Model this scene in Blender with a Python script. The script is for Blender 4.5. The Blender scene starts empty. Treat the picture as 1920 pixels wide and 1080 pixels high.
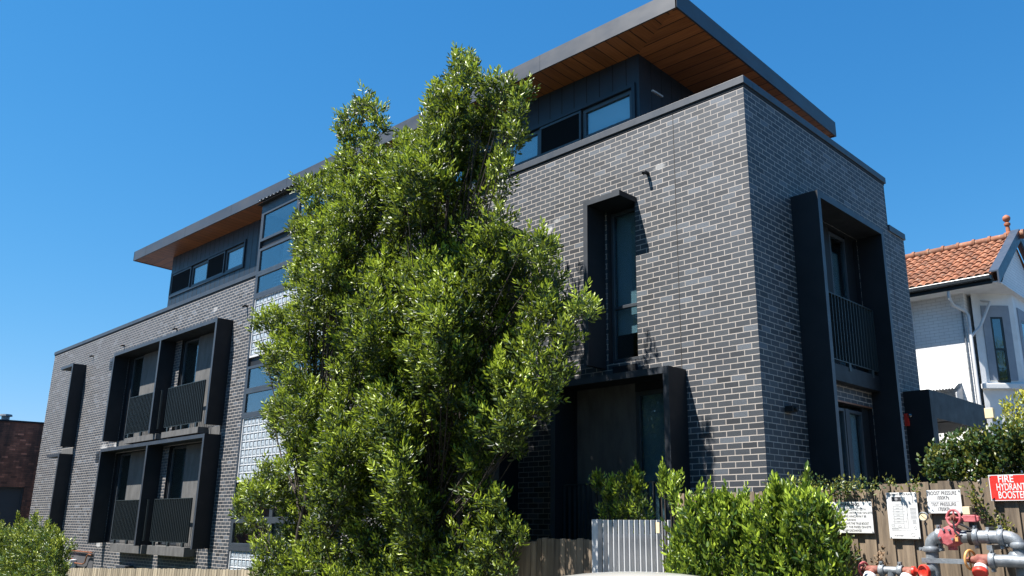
import bpy, math, random
import numpy as np
from math import radians, sin, cos, pi
from mathutils import Vector, Matrix

# ------------------------------------------------------------------ camera, sky, sun, exposure
S = bpy.context.scene
CAM = np.array([5.68, -10.13, 1.6]); FPX = 1541.5; YAW = radians(-42.785); PIT = radians(14.887); PPX = 1059.9; PPY = 559.6
cd = bpy.data.cameras.new("camera"); cam = bpy.data.objects.new("camera", cd); S.collection.objects.link(cam)
cam.location = CAM; cam.rotation_euler = (radians(90) + PIT, 0, -YAW)
cd.sensor_width = 36; cd.lens = FPX * 36 / 1920; cd.shift_x = -(PPX - 960) / 1920; cd.shift_y = (PPY - 540) / 1920
cd.clip_start = 0.1; cd.clip_end = 3000
S.camera = cam
SUN_TRAVEL = Vector((0.215, 0.43, -0.877))
sl = bpy.data.lights.new("sun", 'SUN'); sl.energy = 5.0; sl.angle = radians(0.5); sl.color = (1.0, 0.955, 0.89)
so = bpy.data.objects.new("sun", sl); S.collection.objects.link(so)
so.rotation_euler = SUN_TRAVEL.to_track_quat('-Z', 'Y').to_euler(); so.location = (-5, -12, 22)
W = bpy.data.worlds.new("World"); S.world = W; W.use_nodes = True
nt = W.node_tree; bg = nt.nodes["Background"]
sky = nt.nodes.new("ShaderNodeTexSky"); sky.sky_type = 'NISHITA'; sky.sun_disc = False
sky.sun_elevation = radians(61.3); sky.sun_rotation = math.atan2(-SUN_TRAVEL.x, -SUN_TRAVEL.y)
sky.altitude = 60; sky.air_density = 0.85; sky.dust_density = 0.0; sky.ozone_density = 1.5
hs = nt.nodes.new("ShaderNodeHueSaturation"); hs.inputs["Hue"].default_value = .492; hs.inputs["Saturation"].default_value = 1.28; hs.inputs["Value"].default_value = 1.5
nt.links.new(sky.outputs[0], hs.inputs["Color"])
sr = nt.nodes.new("ShaderNodeSeparateColor"); cr = nt.nodes.new("ShaderNodeCombineColor"); nt.links.new(hs.outputs[0], sr.inputs[0])
def wm(op, a, b):
    n = nt.nodes.new("ShaderNodeMath"); n.operation = op
    for i, v in enumerate((a, b)):
        if isinstance(v, (int, float)): n.inputs[i].default_value = v
        else: nt.links.new(v, n.inputs[i])
    return n.outputs[0]
for i, (k1, k2) in enumerate(((.74, .5), (1.36, 1.1), (1.95, 1.15))):      # soft shoulder so that the horizon does not burn out
    x = wm('MULTIPLY', sr.outputs[i], .127); nt.links.new(wm('DIVIDE', wm('MULTIPLY', x, k1 / .127), wm('ADD', wm('MULTIPLY', x, k2), 1.)), cr.inputs[i])
nt.links.new(cr.outputs[0], bg.inputs[0]); bg.inputs[1].default_value = 0.05
S.view_settings.view_transform = 'Standard'; S.view_settings.look = 'None'; S.view_settings.gamma = 1.0
S.view_settings.exposure = 1.345
S.cycles.max_bounces = 8; S.cycles.transparent_max_bounces = 16

random.seed(7); RNG = np.random.default_rng(7)

def P(x, y, Y):
    """A point of the photograph (1920 x 1080) put back on the vertical plane at depth Y, in metres."""
    d = ray(x, y); t = (Y - CAM[1]) / d[1]
    return CAM + t * d
def ray(x, y):
    f = np.array([sin(YAW) * cos(PIT), cos(YAW) * cos(PIT), sin(PIT)]); r = np.array([cos(YAW), -sin(YAW), 0.]); u = np.cross(r, f)
    return f + r * ((x - PPX) / FPX) - u * ((y - PPY) / FPX)

# ------------------------------------------------------------------ materials
def mat(name, base=(.5, .5, .5), rough=.5, metal=0., spec=.5):
    m = bpy.data.materials.new(name); m.use_nodes = True
    b = m.node_tree.nodes["Principled BSDF"]
    b.inputs["Base Color"].default_value = (*base, 1); b.inputs["Roughness"].default_value = rough
    b.inputs["Metallic"].default_value = metal; b.inputs["Specular IOR Level"].default_value = spec
    return m
class N:
    def __init__(s, m): s.t = m.node_tree; s.b = s.t.nodes["Principled BSDF"]
    def new(s, k, **kw):
        n = s.t.nodes.new(k)
        for a, v in kw.items():
            if a.startswith("i_"):
                key = a[2:]; key = int(key) if key.isdigit() else key.replace("_", " ")
                n.inputs[key].default_value = v
            else: setattr(n, a, v)
        return n
    def l(s, a, b): s.t.links.new(a, b)
    def math(s, op, a, b=None, clamp=False):
        n = s.t.nodes.new("ShaderNodeMath"); n.operation = op; n.use_clamp = clamp
        for i, v in enumerate((a, b)):
            if v is None: continue
            if isinstance(v, (int, float)): n.inputs[i].default_value = v
            else: s.l(v, n.inputs[i])
        return n.outputs[0]
    def mix(s, f, a, b, blend='MIX'):
        n = s.t.nodes.new("ShaderNodeMix"); n.data_type = 'RGBA'; n.blend_type = blend; n.clamp_factor = True
        for i, v in ((0, f), (6, a), (7, b)):
            if isinstance(v, (int, float)): n.inputs[i].default_value = v
            elif isinstance(v, tuple): n.inputs[i].default_value = (*v, 1)
            else: s.l(v, n.inputs[i])
        return n.outputs[2]
    def ramp(s, f, stops):
        n = s.t.nodes.new("ShaderNodeValToRGB"); e = n.color_ramp.elements
        while len(e) < len(stops): e.new(.5)
        for q, (p, c) in zip(e, stops): q.position = p; q.color = (*c, 1) if isinstance(c, tuple) else (c, c, c, 1)
        s.l(f, n.inputs[0]); return n.outputs[0]
    def noise(s, vec, scale, detail=3., rough=.55):
        n = s.t.nodes.new("ShaderNodeTexNoise"); n.inputs["Scale"].default_value = scale; n.inputs["Detail"].default_value = detail
        n.inputs["Roughness"].default_value = rough
        if vec is not None: s.l(vec, n.inputs["Vector"])
        return n.outputs["Fac"]
    def pos(s): return s.t.nodes.new("ShaderNodeNewGeometry").outputs["Position"]
    def bump(s, h, strength, dist):
        n = s.t.nodes.new("ShaderNodeBump"); n.inputs["Strength"].default_value = strength; n.inputs["Distance"].default_value = dist
        s.l(h, n.inputs["Height"]); s.l(n.outputs[0], s.b.inputs["Normal"]); return n
    def scale(s, v, sc):
        n = s.t.nodes.new("ShaderNodeMapping"); n.inputs["Scale"].default_value = sc; s.l(v, n.inputs["Vector"]); return n.outputs[0]

def brick_mat(name, c1, c2, mortar, bw=.24, rh=.086, ms=.0058, speck=True, marks=(), z0=7.847, grime=0., sheen=(.55, .4), vary=True):
    m = mat(name, rough=.6); n = N(m); g = n.new("ShaderNodeNewGeometry")
    sp = n.new("ShaderNodeSeparateXYZ"); n.l(g.outputs["Position"], sp.inputs[0]); x, y, z = sp.outputs
    sn = n.new("ShaderNodeSeparateXYZ"); n.l(g.outputs["True Normal"], sn.inputs[0])
    side = n.math('GREATER_THAN', n.math('ABSOLUTE', sn.outputs[0]), .5)
    ux = n.math('ADD', x, .115 + bw * 300); uy = n.math('ADD', y, -.235 + bw * 300)
    u = n.math('ADD', n.math('MULTIPLY', ux, n.math('SUBTRACT', 1., side)), n.math('MULTIPLY', uy, side))
    v = n.math('ADD', z, -z0 + rh * 201)
    cv = n.new("ShaderNodeCombineXYZ"); n.l(u, cv.inputs[0]); n.l(v, cv.inputs[1])
    # slightly uneven laying
    wob = n.noise(g.outputs["Position"], 5., 2.); wv = n.new("ShaderNodeCombineXYZ")
    n.l(n.math('MULTIPLY', n.math('SUBTRACT', wob, .5), .006), wv.inputs[1]); n.l(n.math('MULTIPLY', n.math('SUBTRACT', wob, .5), .008), wv.inputs[0])
    add = n.new("ShaderNodeVectorMath", operation='ADD'); n.l(cv.outputs[0], add.inputs[0]); n.l(wv.outputs[0], add.inputs[1])
    def br(a, b, mo):
        t = n.new("ShaderNodeTexBrick", offset=.5, offset_frequency=2, squash=1., squash_frequency=2)
        n.l(add.outputs[0], t.inputs["Vector"])
        for k, q in (("Color1", a), ("Color2", b), ("Mortar", mo)): t.inputs[k].default_value = (*q, 1)
        for k, q in (("Scale", 1.), ("Mortar Size", ms), ("Mortar Smooth", .12), ("Bias", 0.), ("Brick Width", bw), ("Row Height", rh)): t.inputs[k].default_value = q
        return t
    t = br(c1, c2, mortar); tr = br((0, 0, 0), (1, 1, 1), (.5, .5, .5))
    col = t.outputs["Color"]
    if vary: col = n.mix(n.ramp(tr.outputs["Color"], [(.0, 0.), (.06, 0.), (.10, 0.), (.88, 0.), (.97, 1.)]), col, tuple(q * 1.9 for q in c2))
    if vary: col = n.mix(n.ramp(tr.outputs["Color"], [(.0, 1.), (.05, .8), (.12, 0.)]), col, tuple(q * .62 for q in c1))
    p = g.outputs["Position"]
    if speck:
        s1 = n.ramp(n.noise(p, 75., 2., .6), [(.0, .45), (.38, .55), (.46, 1.), (1., 1.15)])
        col = n.mix(1., col, s1, 'MULTIPLY')
    big = n.ramp(n.noise(p, .9, 4.), [(.3, .86), (.7, 1.13)]); col = n.mix(1., col, big, 'MULTIPLY')
    # mortar tone drifts
    mt = n.mix(n.noise(p, 2.2, 3.), tuple(q * (.66 if vary else .9) for q in mortar), tuple(min(1, q * (1.3 if vary else 1.05)) for q in mortar))
    col = n.mix(t.outputs["Fac"], col, mt)
    # faint efflorescence
    if vary: col = n.mix(n.ramp(n.noise(n.scale(p, (1., 1., .35)), 1.7, 6., .68), [(.62, 0.), (.80, .20)]), col, (.32, .31, .30))
    for (mx, my, mz, r, a) in marks:
        dv = n.new("ShaderNodeVectorMath", operation='SUBTRACT'); n.l(p, dv.inputs[0]); dv.inputs[1].default_value = (mx, my, mz)
        sc = n.scale(dv.outputs[0], (1., 1., 2.2)); ln = n.new("ShaderNodeVectorMath", operation='LENGTH'); n.l(sc, ln.inputs[0])
        f = n.math('SUBTRACT', 1., n.math('DIVIDE', ln.outputs["Value"], r)); f = n.math('ADD', f, n.math('MULTIPLY', n.math('SUBTRACT', n.noise(p, 9., 5., .7), .5), 1.6))
        col = n.mix(n.math('MULTIPLY', n.ramp(f, [(.25, 0.), (.6, 1.)]), a), col, (.72, .71, .69))
    if grime:
        gm = n.ramp(n.noise(n.scale(p, (.9, .9, .22)), 1.3, 6., .6), [(.42, 0.), (.62, grime)]); col = n.mix(gm, col, (.025, .022, .02))
    n.l(col, n.b.inputs["Base Color"])
    n.l(n.math('ADD', n.math('MULTIPLY', t.outputs["Fac"], .4), sheen[0]), n.b.inputs["Roughness"])
    n.l(n.math('SUBTRACT', sheen[1], n.math('MULTIPLY', t.outputs["Fac"], sheen[1] - .1)), n.b.inputs["Specular IOR Level"])
    h = n.math('SUBTRACT', 1., t.outputs["Fac"]); h = n.math('ADD', h, n.math('MULTIPLY', n.noise(p, 60., 2.), .25))
    n.bump(h, .6, .004)
    return m

def noisy(name, c1, c2, scale=3., rough=.5, bump=0., bscale=40., stretch=(1, 1, 1), detail=5., metal=0., spec=.5, lo=.35, hi=.65):
    m = mat(name, rough=rough, metal=metal, spec=spec); n = N(m); p = n.scale(n.pos(), stretch)
    n.l(n.ramp(n.noise(p, scale, detail), [(lo, c1), (hi, c2)]), n.b.inputs["Base Color"])
    n.l(n.math('ADD', n.math('MULTIPLY', n.noise(p, scale * 2.3, 3.), .25), rough - .12), n.b.inputs["Roughness"])
    if bump: n.bump(n.noise(p, bscale, 4.), bump, .01)
    return m

M = {}
M['brick'] = brick_mat("dark glazed brick", (.026, .032, .042), (.047, .055, .066), (.41, .37, .335), ms=.0064, sheen=(.60, .70),
    marks=((-4.2, 0, 6.62, .26, .55), (-3.9, 0, 6.75, .14, .35), (-1.6, 0, 7.1, .18, .3), (-17.6, 0, 7.45, .24, .35), (-23.9, 0, 3.9, .42, .55), (-25.1, 0, 3.85, .5, .4), (-24.3, 0, .75, .35, .45), (-2.35, 0, 5.0, .22, .3)))
M['redbrick'] = brick_mat("weathered red brick", (.27, .085, .050), (.42, .145, .085), (.18, .12, .095), grime=.75)
def white_brick():
    m = brick_mat("white painted brick", (.80, .795, .785), (.82, .815, .80), (.60, .59, .575), speck=False, vary=False, ms=.005, rh=.083)
    return m
M['whitebrick'] = white_brick()
M['metal'] = noisy("charcoal powder coat", (.010, .012, .015), (.015, .017, .021), 2.2, .55, spec=.35)
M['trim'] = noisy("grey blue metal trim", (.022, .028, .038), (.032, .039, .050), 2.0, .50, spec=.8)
M['fascia'] = noisy("grey fascia sheet", (.026, .028, .034), (.038, .040, .047), .9, .48, stretch=(1, 1, 2), spec=.9)
M['clad'] = noisy("dark vertical cladding", (.010, .018, .029), (.016, .025, .038), 1.6, .45)
M['screen'] = mat('black insect screen', (.006, .007, .008), .9, spec=.15)
M['black'] = mat("black joint and cap shade", (.008, .008, .009), .7)
M['alum'] = noisy("window frame metal", (.026, .034, .044), (.036, .044, .055), 3., .45, spec=.8)
M['rail'] = mat("rail metal", (.028, .038, .041), .45)
M['panel'] = noisy("grey cement panel", (.075, .073, .07), (.115, .112, .107), 6., .75, .15, 90., (1, 1, .35))
M['roomwall'] = mat("pale plaster", (.55, .56, .55), .8)
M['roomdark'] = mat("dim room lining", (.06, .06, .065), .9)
M['blind'] = mat("pale roller blind", (.60, .64, .66), .8)
M['curtain'] = noisy("sheer curtain", (.40, .44, .42), (.50, .54, .52), 14., .85, stretch=(1, 1, .05))
M['white'] = noisy("white paint", (.55, .56, .57), (.66, .66, .66), 3., .5)
M['slat'] = noisy("pale grey slat paint", (.44, .45, .46), (.54, .54, .54), 3., .5)
M['cream'] = mat("cream plastic", (.75, .6, .38), .6)
M['galv'] = noisy("galvanised steel", (.13, .15, .17), (.26, .28, .30), 14., .5, .2, 60., metal=.35)
M['redpaint'] = noisy("faded pink red paint", (.36, .065, .075), (.50, .14, .15), 16., .55, .2, 60.)
M['redcap'] = noisy("bright red paint", (.55, .02, .01), (.62, .05, .03), 12., .45)
M['rust'] = noisy("rusty red valve", (.15, .035, .028), (.25, .10, .065), 22., .7, .3, 70.)
M['yellowwheel'] = noisy("yellow ochre paint", (.55, .25, .06), (.62, .34, .12), 20., .55)
M['blackrubber'] = mat("black rubber", (.02, .02, .022), .6)
M['bark'] = noisy("grey brown bark", (.022, .016, .012), (.055, .042, .032), 9., .9, .5, 40., (1, 1, .25))
M['concrete'] = noisy("street concrete", (.10, .096, .09), (.15, .145, .135), 1.4, .85, .1, 60.)
M['asphalt'] = noisy("asphalt", (.028, .029, .032), (.042, .043, .046), 2., .85, .3, 90.)
M['grass'] = noisy("verge grass", (.025, .045, .012), (.055, .075, .022), 8., .9, .5, 60.)
M['carpaint'] = mat("warm white car paint", (.58, .56, .51), .25); M['carpaint'].node_tree.nodes["Principled BSDF"].inputs["Coat Weight"].default_value = .6
M['rubber'] = mat("tyre rubber", (.02, .02, .02), .8)
M['stucco'] = noisy("grey painted render", (.25, .28, .32), (.30, .33, .37), 4., .8)
M['whiterender'] = noisy("white painted render", (.70, .70, .69), (.80, .80, .79), 3., .7, .1, 30.)
M['bargeblue'] = noisy("dark blue grey timber", (.035, .05, .075), (.05, .065, .09), 3., .4)
M['gutter'] = mat("black gutter", (.02, .024, .026), .3)
M['copper'] = noisy("copper pipe", (.30, .12, .07), (.40, .18, .10), 15., .4, metal=.6)
M['terracotta'] = noisy("terracotta finial", (.27, .085, .04), (.36, .13, .06), 12., .7)

def timber(name, c1, c2, scale=6., rough=.75, stretch=(3., 3., .25), bump=.35):
    m = mat(name, rough=rough); n = N(m); oi = n.new("ShaderNodeObjectInfo"); at = n.new("ShaderNodeAttribute", attribute_name="tint")
    p = n.pos(); cvv = n.new("ShaderNodeVectorMath", operation='ADD'); n.l(p, cvv.inputs[0])
    cb = n.new("ShaderNodeCombineXYZ"); n.l(n.math('MULTIPLY', at.outputs["Fac"], 37.), cb.inputs[2]); n.l(cb.outputs[0], cvv.inputs[1])
    q = n.scale(cvv.outputs[0], stretch); f = n.noise(q, scale, 7., .65)
    col = n.ramp(f, [(.3, c1), (.68, c2)]); tone = n.ramp(at.outputs["Fac"], [(0., .62), (1., 1.22)]); col = n.mix(1., col, tone, 'MULTIPLY')
    n.l(col, n.b.inputs["Base Color"]); n.bump(n.noise(n.scale(cvv.outputs[0], (40., 40., 1.2)), 3., 5.), bump, .004); return m
M['fence'] = timber("weathered hardwood paling", (.085, .062, .042), (.27, .205, .14))
M['palefence'] = timber("bleached pine picket", (.22, .18, .12), (.40, .34, .24))

def soffit_mat():
    m = mat("timber soffit boards", rough=.38); n = N(m); g = n.new("ShaderNodeNewGeometry"); at = n.new("ShaderNodeUVMap")
    sp = n.new("ShaderNodeSeparateXYZ"); n.l(at.outputs[0], sp.inputs[0]); u = sp.outputs[0]; v = sp.outputs[1]
    w = .26; fr = n.math('FRACT', n.math('DIVIDE', n.math('ADD', u, 300.), w)); idx = n.math('FLOOR', n.math('DIVIDE', n.math('ADD', u, 300.), w))
    edge = n.math('MINIMUM', fr, n.math('SUBTRACT', 1., fr)); gap = n.math('LESS_THAN', edge, .034)
    wn = n.new("ShaderNodeTexWhiteNoise", noise_dimensions='1D'); n.l(idx, wn.inputs["W"])
    cb = n.new("ShaderNodeCombineXYZ"); n.l(n.math('MULTIPLY', u, 22.), cb.inputs[0]); n.l(n.math('MULTIPLY', v, 1.1), cb.inputs[1]); n.l(n.math('MULTIPLY', wn.outputs[0], 40.), cb.inputs[2])
    f = n.noise(cb.outputs[0], 1.6, 6., .6); col = n.ramp(f, [(.3, (.25, .084, .028)), (.7, (.42, .155, .052))])
    col = n.mix(1., col, n.ramp(wn.outputs[0], [(0., .8), (1., 1.18)]), 'MULTIPLY')
    col = n.mix(gap, col, (.012, .006, .004)); n.l(col, n.b.inputs["Base Color"])
    n.bump(n.math('SUBTRACT', 1., gap), .5, .006); return m
M['soffit'] = soffit_mat()

def tile_mat():
    m = mat("terracotta roof tiles", rough=.8); n = N(m); p = n.pos(); at = n.new("ShaderNodeAttribute", attribute_name="tint")
    f = n.noise(p, 5., 6., .65); col = n.ramp(f, [(.25, (.10, .042, .022)), (.5, (.24, .088, .040)), (.75, (.33, .145, .075))])
    col = n.mix(1., col, n.ramp(at.outputs["Fac"], [(0., .6), (1., 1.2)]), 'MULTIPLY')
    lich = n.ramp(n.noise(p, 11., 5., .7), [(.56, 0.), (.68, .75)]); col = n.mix(lich, col, (.30, .26, .20))
    blk = n.ramp(n.noise(p, 7., 5., .7), [(.60, 0.), (.72, .7)]); col = n.mix(blk, col, (.07, .045, .035))
    n.l(col, n.b.inputs["Base Color"]); n.bump(n.noise(p, 40., 3.), .3, .01); return m
M['tile'] = tile_mat()

def glass_mat(name, tint=(.80, .90, .93)):
    m = bpy.data.materials.new(name); m.use_nodes = True; t = m.node_tree; t.nodes.clear()
    o = t.nodes.new("ShaderNodeOutputMaterial"); tr = t.nodes.new("ShaderNodeBsdfTransparent"); gl = t.nodes.new("ShaderNodeBsdfGlossy")
    lw = t.nodes.new("ShaderNodeLayerWeight"); lw.inputs[0].default_value = .5; mx = t.nodes.new("ShaderNodeMixShader")
    pw_ = t.nodes.new("ShaderNodeMath"); pw_.operation = 'POWER'; pw_.inputs[1].default_value = 3.5; t.links.new(lw.outputs["Facing"], pw_.inputs[0])
    fr = t.nodes.new("ShaderNodeMath"); fr.operation = 'MULTIPLY_ADD'; fr.inputs[1].default_value = .8; fr.inputs[2].default_value = .17; t.links.new(pw_.outputs[0], fr.inputs[0])
    tr.inputs[0].default_value = (tint[0], tint[1], tint[2], 1); gl.inputs["Roughness"].default_value = .015
    bp = t.nodes.new("ShaderNodeBump"); ns = t.nodes.new("ShaderNodeTexNoise"); ns.inputs["Scale"].default_value = 1.3
    bp.inputs["Strength"].default_value = .12; bp.inputs["Distance"].default_value = .02
    t.links.new(ns.outputs[0], bp.inputs["Height"]); t.links.new(bp.outputs[0], gl.inputs["Normal"])
    t.links.new(fr.outputs[0], mx.inputs[0]); t.links.new(tr.outputs[0], mx.inputs[1]); t.links.new(gl.outputs[0], mx.inputs[2]); t.links.new(mx.outputs[0], o.inputs[0])
    return m
M['glass'] = glass_mat("clear window glass"); M['tintglass'] = glass_mat("blue tinted glass", (.68, .80, .84))
def block_mat():
    m = mat("glass block", (.60, .66, .72), .18); n = N(m); p = n.pos()
    n.l(n.ramp(n.noise(p, 7., 2.), [(.35, (.30, .35, .39)), (.65, (.47, .52, .55))]), n.b.inputs["Base Color"])
    n.bump(n.noise(p, 26., 2.), .5, .02); return m
M['block'] = block_mat()

def leaf_mat(name, dark, mid, young, rough=.43, trans=.30):
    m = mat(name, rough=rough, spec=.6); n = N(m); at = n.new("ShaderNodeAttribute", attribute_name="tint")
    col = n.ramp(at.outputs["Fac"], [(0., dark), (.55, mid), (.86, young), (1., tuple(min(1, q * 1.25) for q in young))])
    n.l(col, n.b.inputs["Base Color"])
    tl = n.new("ShaderNodeBsdfTranslucent"); n.l(n.mix(.5, col, young), tl.inputs[0])
    mx = n.new("ShaderNodeMixShader"); mx.inputs[0].default_value = trans
    o = n.t.nodes["Material Output"]; n.l(n.b.outputs[0], mx.inputs[1]); n.l(tl.outputs[0], mx.inputs[2]); n.l(mx.outputs[0], o.inputs[0]); return m
M['leaf'] = leaf_mat("glossy lilly pilly leaves", (.008, .022, .006), (.036, .072, .012), (.30, .38, .03))
M['hedgeleaf'] = leaf_mat("bright hedge leaves", (.010, .032, .007), (.050, .108, .015), (.32, .42, .04))
M['ivyleaf'] = leaf_mat("ivy leaves", (.012, .034, .010), (.04, .09, .02), (.20, .20, .03))
M['yellowleaf'] = leaf_mat("yellow green leaves", (.10, .14, .02), (.24, .28, .03), (.48, .45, .05))
M['bushleaf'] = leaf_mat("shrub leaves", (.014, .040, .008), (.05, .115, .014), (.25, .29, .03))
M['dryleaf'] = leaf_mat("dry brown ivy", (.06, .035, .02), (.14, .08, .04), (.22, .14, .08), .7, .15)

# ------------------------------------------------------------------ mesh helpers
class MB:
    def __init__(s): s.v = []; s.f = []; s.t = []
    def add(s, vs, fs, tint=.5):
        o = len(s.v); s.v += [tuple(map(float, q)) for q in vs]; s.f += [tuple(o + i for i in f) for f in fs]; s.t += [tint] * len(vs); return s
    def box(s, x0, x1, y0, y1, z0, z1, tint=.5):
        x0, x1 = sorted((x0, x1)); y0, y1 = sorted((y0, y1)); z0, z1 = sorted((z0, z1))
        v = [(x0, y0, z0), (x1, y0, z0), (x1, y1, z0), (x0, y1, z0), (x0, y0, z1), (x1, y0, z1), (x1, y1, z1), (x0, y1, z1)]
        return s.add(v, [(0, 3, 2, 1), (4, 5, 6, 7), (0, 1, 5, 4), (1, 2, 6, 5), (2, 3, 7, 6), (3, 0, 4, 7)], tint)
    def hexa(s, v, tint=.5): return s.add(v, [(0, 3, 2, 1), (4, 5, 6, 7), (0, 1, 5, 4), (1, 2, 6, 5), (2, 3, 7, 6), (3, 0, 4, 7)], tint)
    def tube(s, pts, rad, n=12, caps=True, tint=.5):
        pts = [Vector(p) for p in pts]; rad = rad if isinstance(rad, (list, tuple)) else [rad] * len(pts)
        rings = []; up = None
        for i, p in enumerate(pts):
            d = (pts[min(i + 1, len(pts) - 1)] - pts[max(i - 1, 0)]).normalized()
            if up is None: up = d.orthogonal().normalized()
            up = (up - d * up.dot(d)).normalized(); w = d.cross(up)
            rings.append([p + (up * cos(2 * pi * k / n) + w * sin(2 * pi * k / n)) * rad[i] for k in range(n)])
        vs = [q for r in rings for q in r]; fs = []
        for i in range(len(pts) - 1):
            for k in range(n): fs.append((i * n + k, i * n + (k + 1) % n, (i + 1) * n + (k + 1) % n, (i + 1) * n + k))
        if caps: fs.append(tuple(range(n - 1, -1, -1))); fs.append(tuple((len(pts) - 1) * n + k for k in range(n)))
        return s.add(vs, fs, tint)
    def lathe(s, org, axis, prof, n=20):
        """prof: (distance along axis, radius)"""
        a = Vector(axis).normalized(); o = Vector(org); return s.tube([o + a * d for d, r in prof], [max(r, 1e-4) for d, r in prof], n) if all(prof[i][0] < prof[i + 1][0] for i in range(len(prof) - 1)) else s.rings(o, a, prof, n)
    def rings(s, o, a, prof, n):
        u = a.orthogonal().normalized(); w = a.cross(u); vs = []; fs = []
        for d, r in prof: vs += [o + a * d + (u * cos(2 * pi * k / n) + w * sin(2 * pi * k / n)) * max(r, 1e-4) for k in range(n)]
        for i in range(len(prof) - 1):
            for k in range(n): fs.append((i * n + k, i * n + (k + 1) % n, (i + 1) * n + (k + 1) % n, (i + 1) * n + k))
        return s.add(vs, fs)
    def torus(s, c, axis, R, r, n=28, k=8):
        a = Vector(axis).normalized(); u = a.orthogonal().normalized(); w = a.cross(u); c = Vector(c); vs = []; fs = []
        for i in range(n):
            t = 2 * pi * i / n; d = u * cos(t) + w * sin(t)
            for j in range(k): q = 2 * pi * j / k; vs.append(c + d * (R + r * cos(q)) + a * (r * sin(q)))
        for i in range(n):
            for j in range(k): fs.append((i * k + j, i * k + (j + 1) % k, ((i + 1) % n) * k + (j + 1) % k, ((i + 1) % n) * k + j))
        return s.add(vs, fs)
    def build(s, name, m, parent=None, smooth=False, bevel=0.):
        me = bpy.data.meshes.new(name); me.from_pydata(s.v, [], s.f); me.materials.append(m)
        a = me.attributes.new("tint", 'FLOAT', 'POINT'); a.data.foreach_set("value", np.array(s.t, dtype=np.float32))
        o = bpy.data.objects.new(name, me); S.collection.objects.link(o)
        if smooth:
            me.polygons.foreach_set("use_smooth", [True] * len(me.polygons)); md = o.modifiers.new("es", 'EDGE_SPLIT'); md.split_angle = radians(38)
        if bevel:
            md = o.modifiers.new("bv", 'BEVEL'); md.width = bevel; md.segments = 2; md.limit_method = 'ANGLE'
        if parent is not None: attach(o, parent)
        me.update(); return o
def attach(o, parent):
    o.parent = parent
    if parent.parent is None: o.matrix_parent_inverse = Matrix.Translation(-parent.location)
def tag(o, label=None, cat=None, group=None, kind=None):
    for k, v in (("label", label), ("category", cat), ("group", group), ("kind", kind)):
        if v: o[k] = v
    return o
def empty(name, loc, label=None, cat=None, group=None):
    o = bpy.data.objects.new(name, None); o.empty_display_size = .3; S.collection.objects.link(o); o.location = loc; tag(o, label, cat, group); return o
def copy_tree(o, off, root=True):
    """A copy of a thing with copies of its parts and sub-parts, moved by off."""
    c = o.copy(); S.collection.objects.link(c)
    if root: c.location = Vector(o.location) + Vector(off)
    for ch in list(o.children):
        k = copy_tree(ch, off, False); k.parent = c; k.matrix_parent_inverse = ch.matrix_parent_inverse.copy()
    return c

def wall_grid(axis, pos, u0, u1, z0, z1, holes, reveal=.12):
    """A wall face on the plane axis = pos with rectangular holes (ua, ub, za, zb) and their reveals going inwards."""
    mb = MB(); us = sorted({u0, u1, *[q for h in holes for q in h[:2]]}); zs = sorted({z0, z1, *[q for h in holes for q in h[2:]]})
    def pt(u, z, d=0.): return (u, pos + d, z) if axis == 'Y' else (pos - d, u, z)
    def quad(a, b, c, d): mb.add([a, b, c, d], [(0, 1, 2, 3)])
    for i in range(len(us) - 1):
        for j in range(len(zs) - 1):
            a, b, c, d = us[i], us[i + 1], zs[j], zs[j + 1]; mu, mz = (a + b) / 2, (c + d) / 2
            if any(h[0] < mu < h[1] and h[2] < mz < h[3] for h in holes): continue
            quad(pt(a, c), pt(b, c), pt(b, d), pt(a, d))
    for a, b, c, d in holes:
        quad(pt(a, c), pt(a, d), pt(a, d, reveal), pt(a, c, reveal)); quad(pt(b, c), pt(b, c, reveal), pt(b, d, reveal), pt(b, d))
        quad(pt(a, c), pt(a, c, reveal), pt(b, c, reveal), pt(b, c)); quad(pt(a, d), pt(b, d), pt(b, d, reveal), pt(a, d, reveal))
    return mb

def ground_z(x):
    if x >= 2: return 0.
    if x > -12: return -.05 * (2 - x)
    return -.7 - .03 * (-12 - x)

# ------------------------------------------------------------------ ground, street
def sheet(name, xs, ys, dz, m, thick=None):
    mb = MB(); vs = []; fs = []
    for y in ys:
        for x in xs: vs.append((x, y, ground_z(x) + dz))
    n = len(xs)
    for j in range(len(ys) - 1):
        for i in range(n - 1): fs.append((j * n + i, j * n + i + 1, (j + 1) * n + i + 1, (j + 1) * n + i))
    mb.add(vs, fs)
    if thick:
        for i in range(n - 1):
            a, b = xs[i], xs[i + 1]; y = ys[0]
            mb.add([(a, y, ground_z(a) + dz - thick), (b, y, ground_z(b) + dz - thick), (b, y, ground_z(b) + dz), (a, y, ground_z(a) + dz)], [(0, 1, 2, 3)])
    return tag(mb.build(name, m), kind='structure')
XS = [-600, -200, -90, -60, -40, -30, -20, -12, -6, 0, 2, 6, 12, 40, 120, 600]
sheet('ground', XS, [-600, -100, -40, -12, 0, 40, 120, 600], -.165, M['asphalt'])
sheet('street', XS, [-13.5, -9, -5.2], -.16, M['asphalt'])
sheet('verge', XS, [-5.0, -4.1], .0, M['grass'])
sheet('footpath', XS, [-4.1, -2.05], .004, M['concrete'])
sheet('kerb', XS, [-5.2, -5.0], .006, M['concrete'], .17)
sheet('garden_bed', XS, [-2.05, 0.0], .002, M['grass'])
sheet('opposite_footpath', XS, [-17, -13.5], .0, M['concrete'])
sheet('yard', [0, 2, 6, 12, 40], [0.0, 14], .002, M['concrete'])

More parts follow.
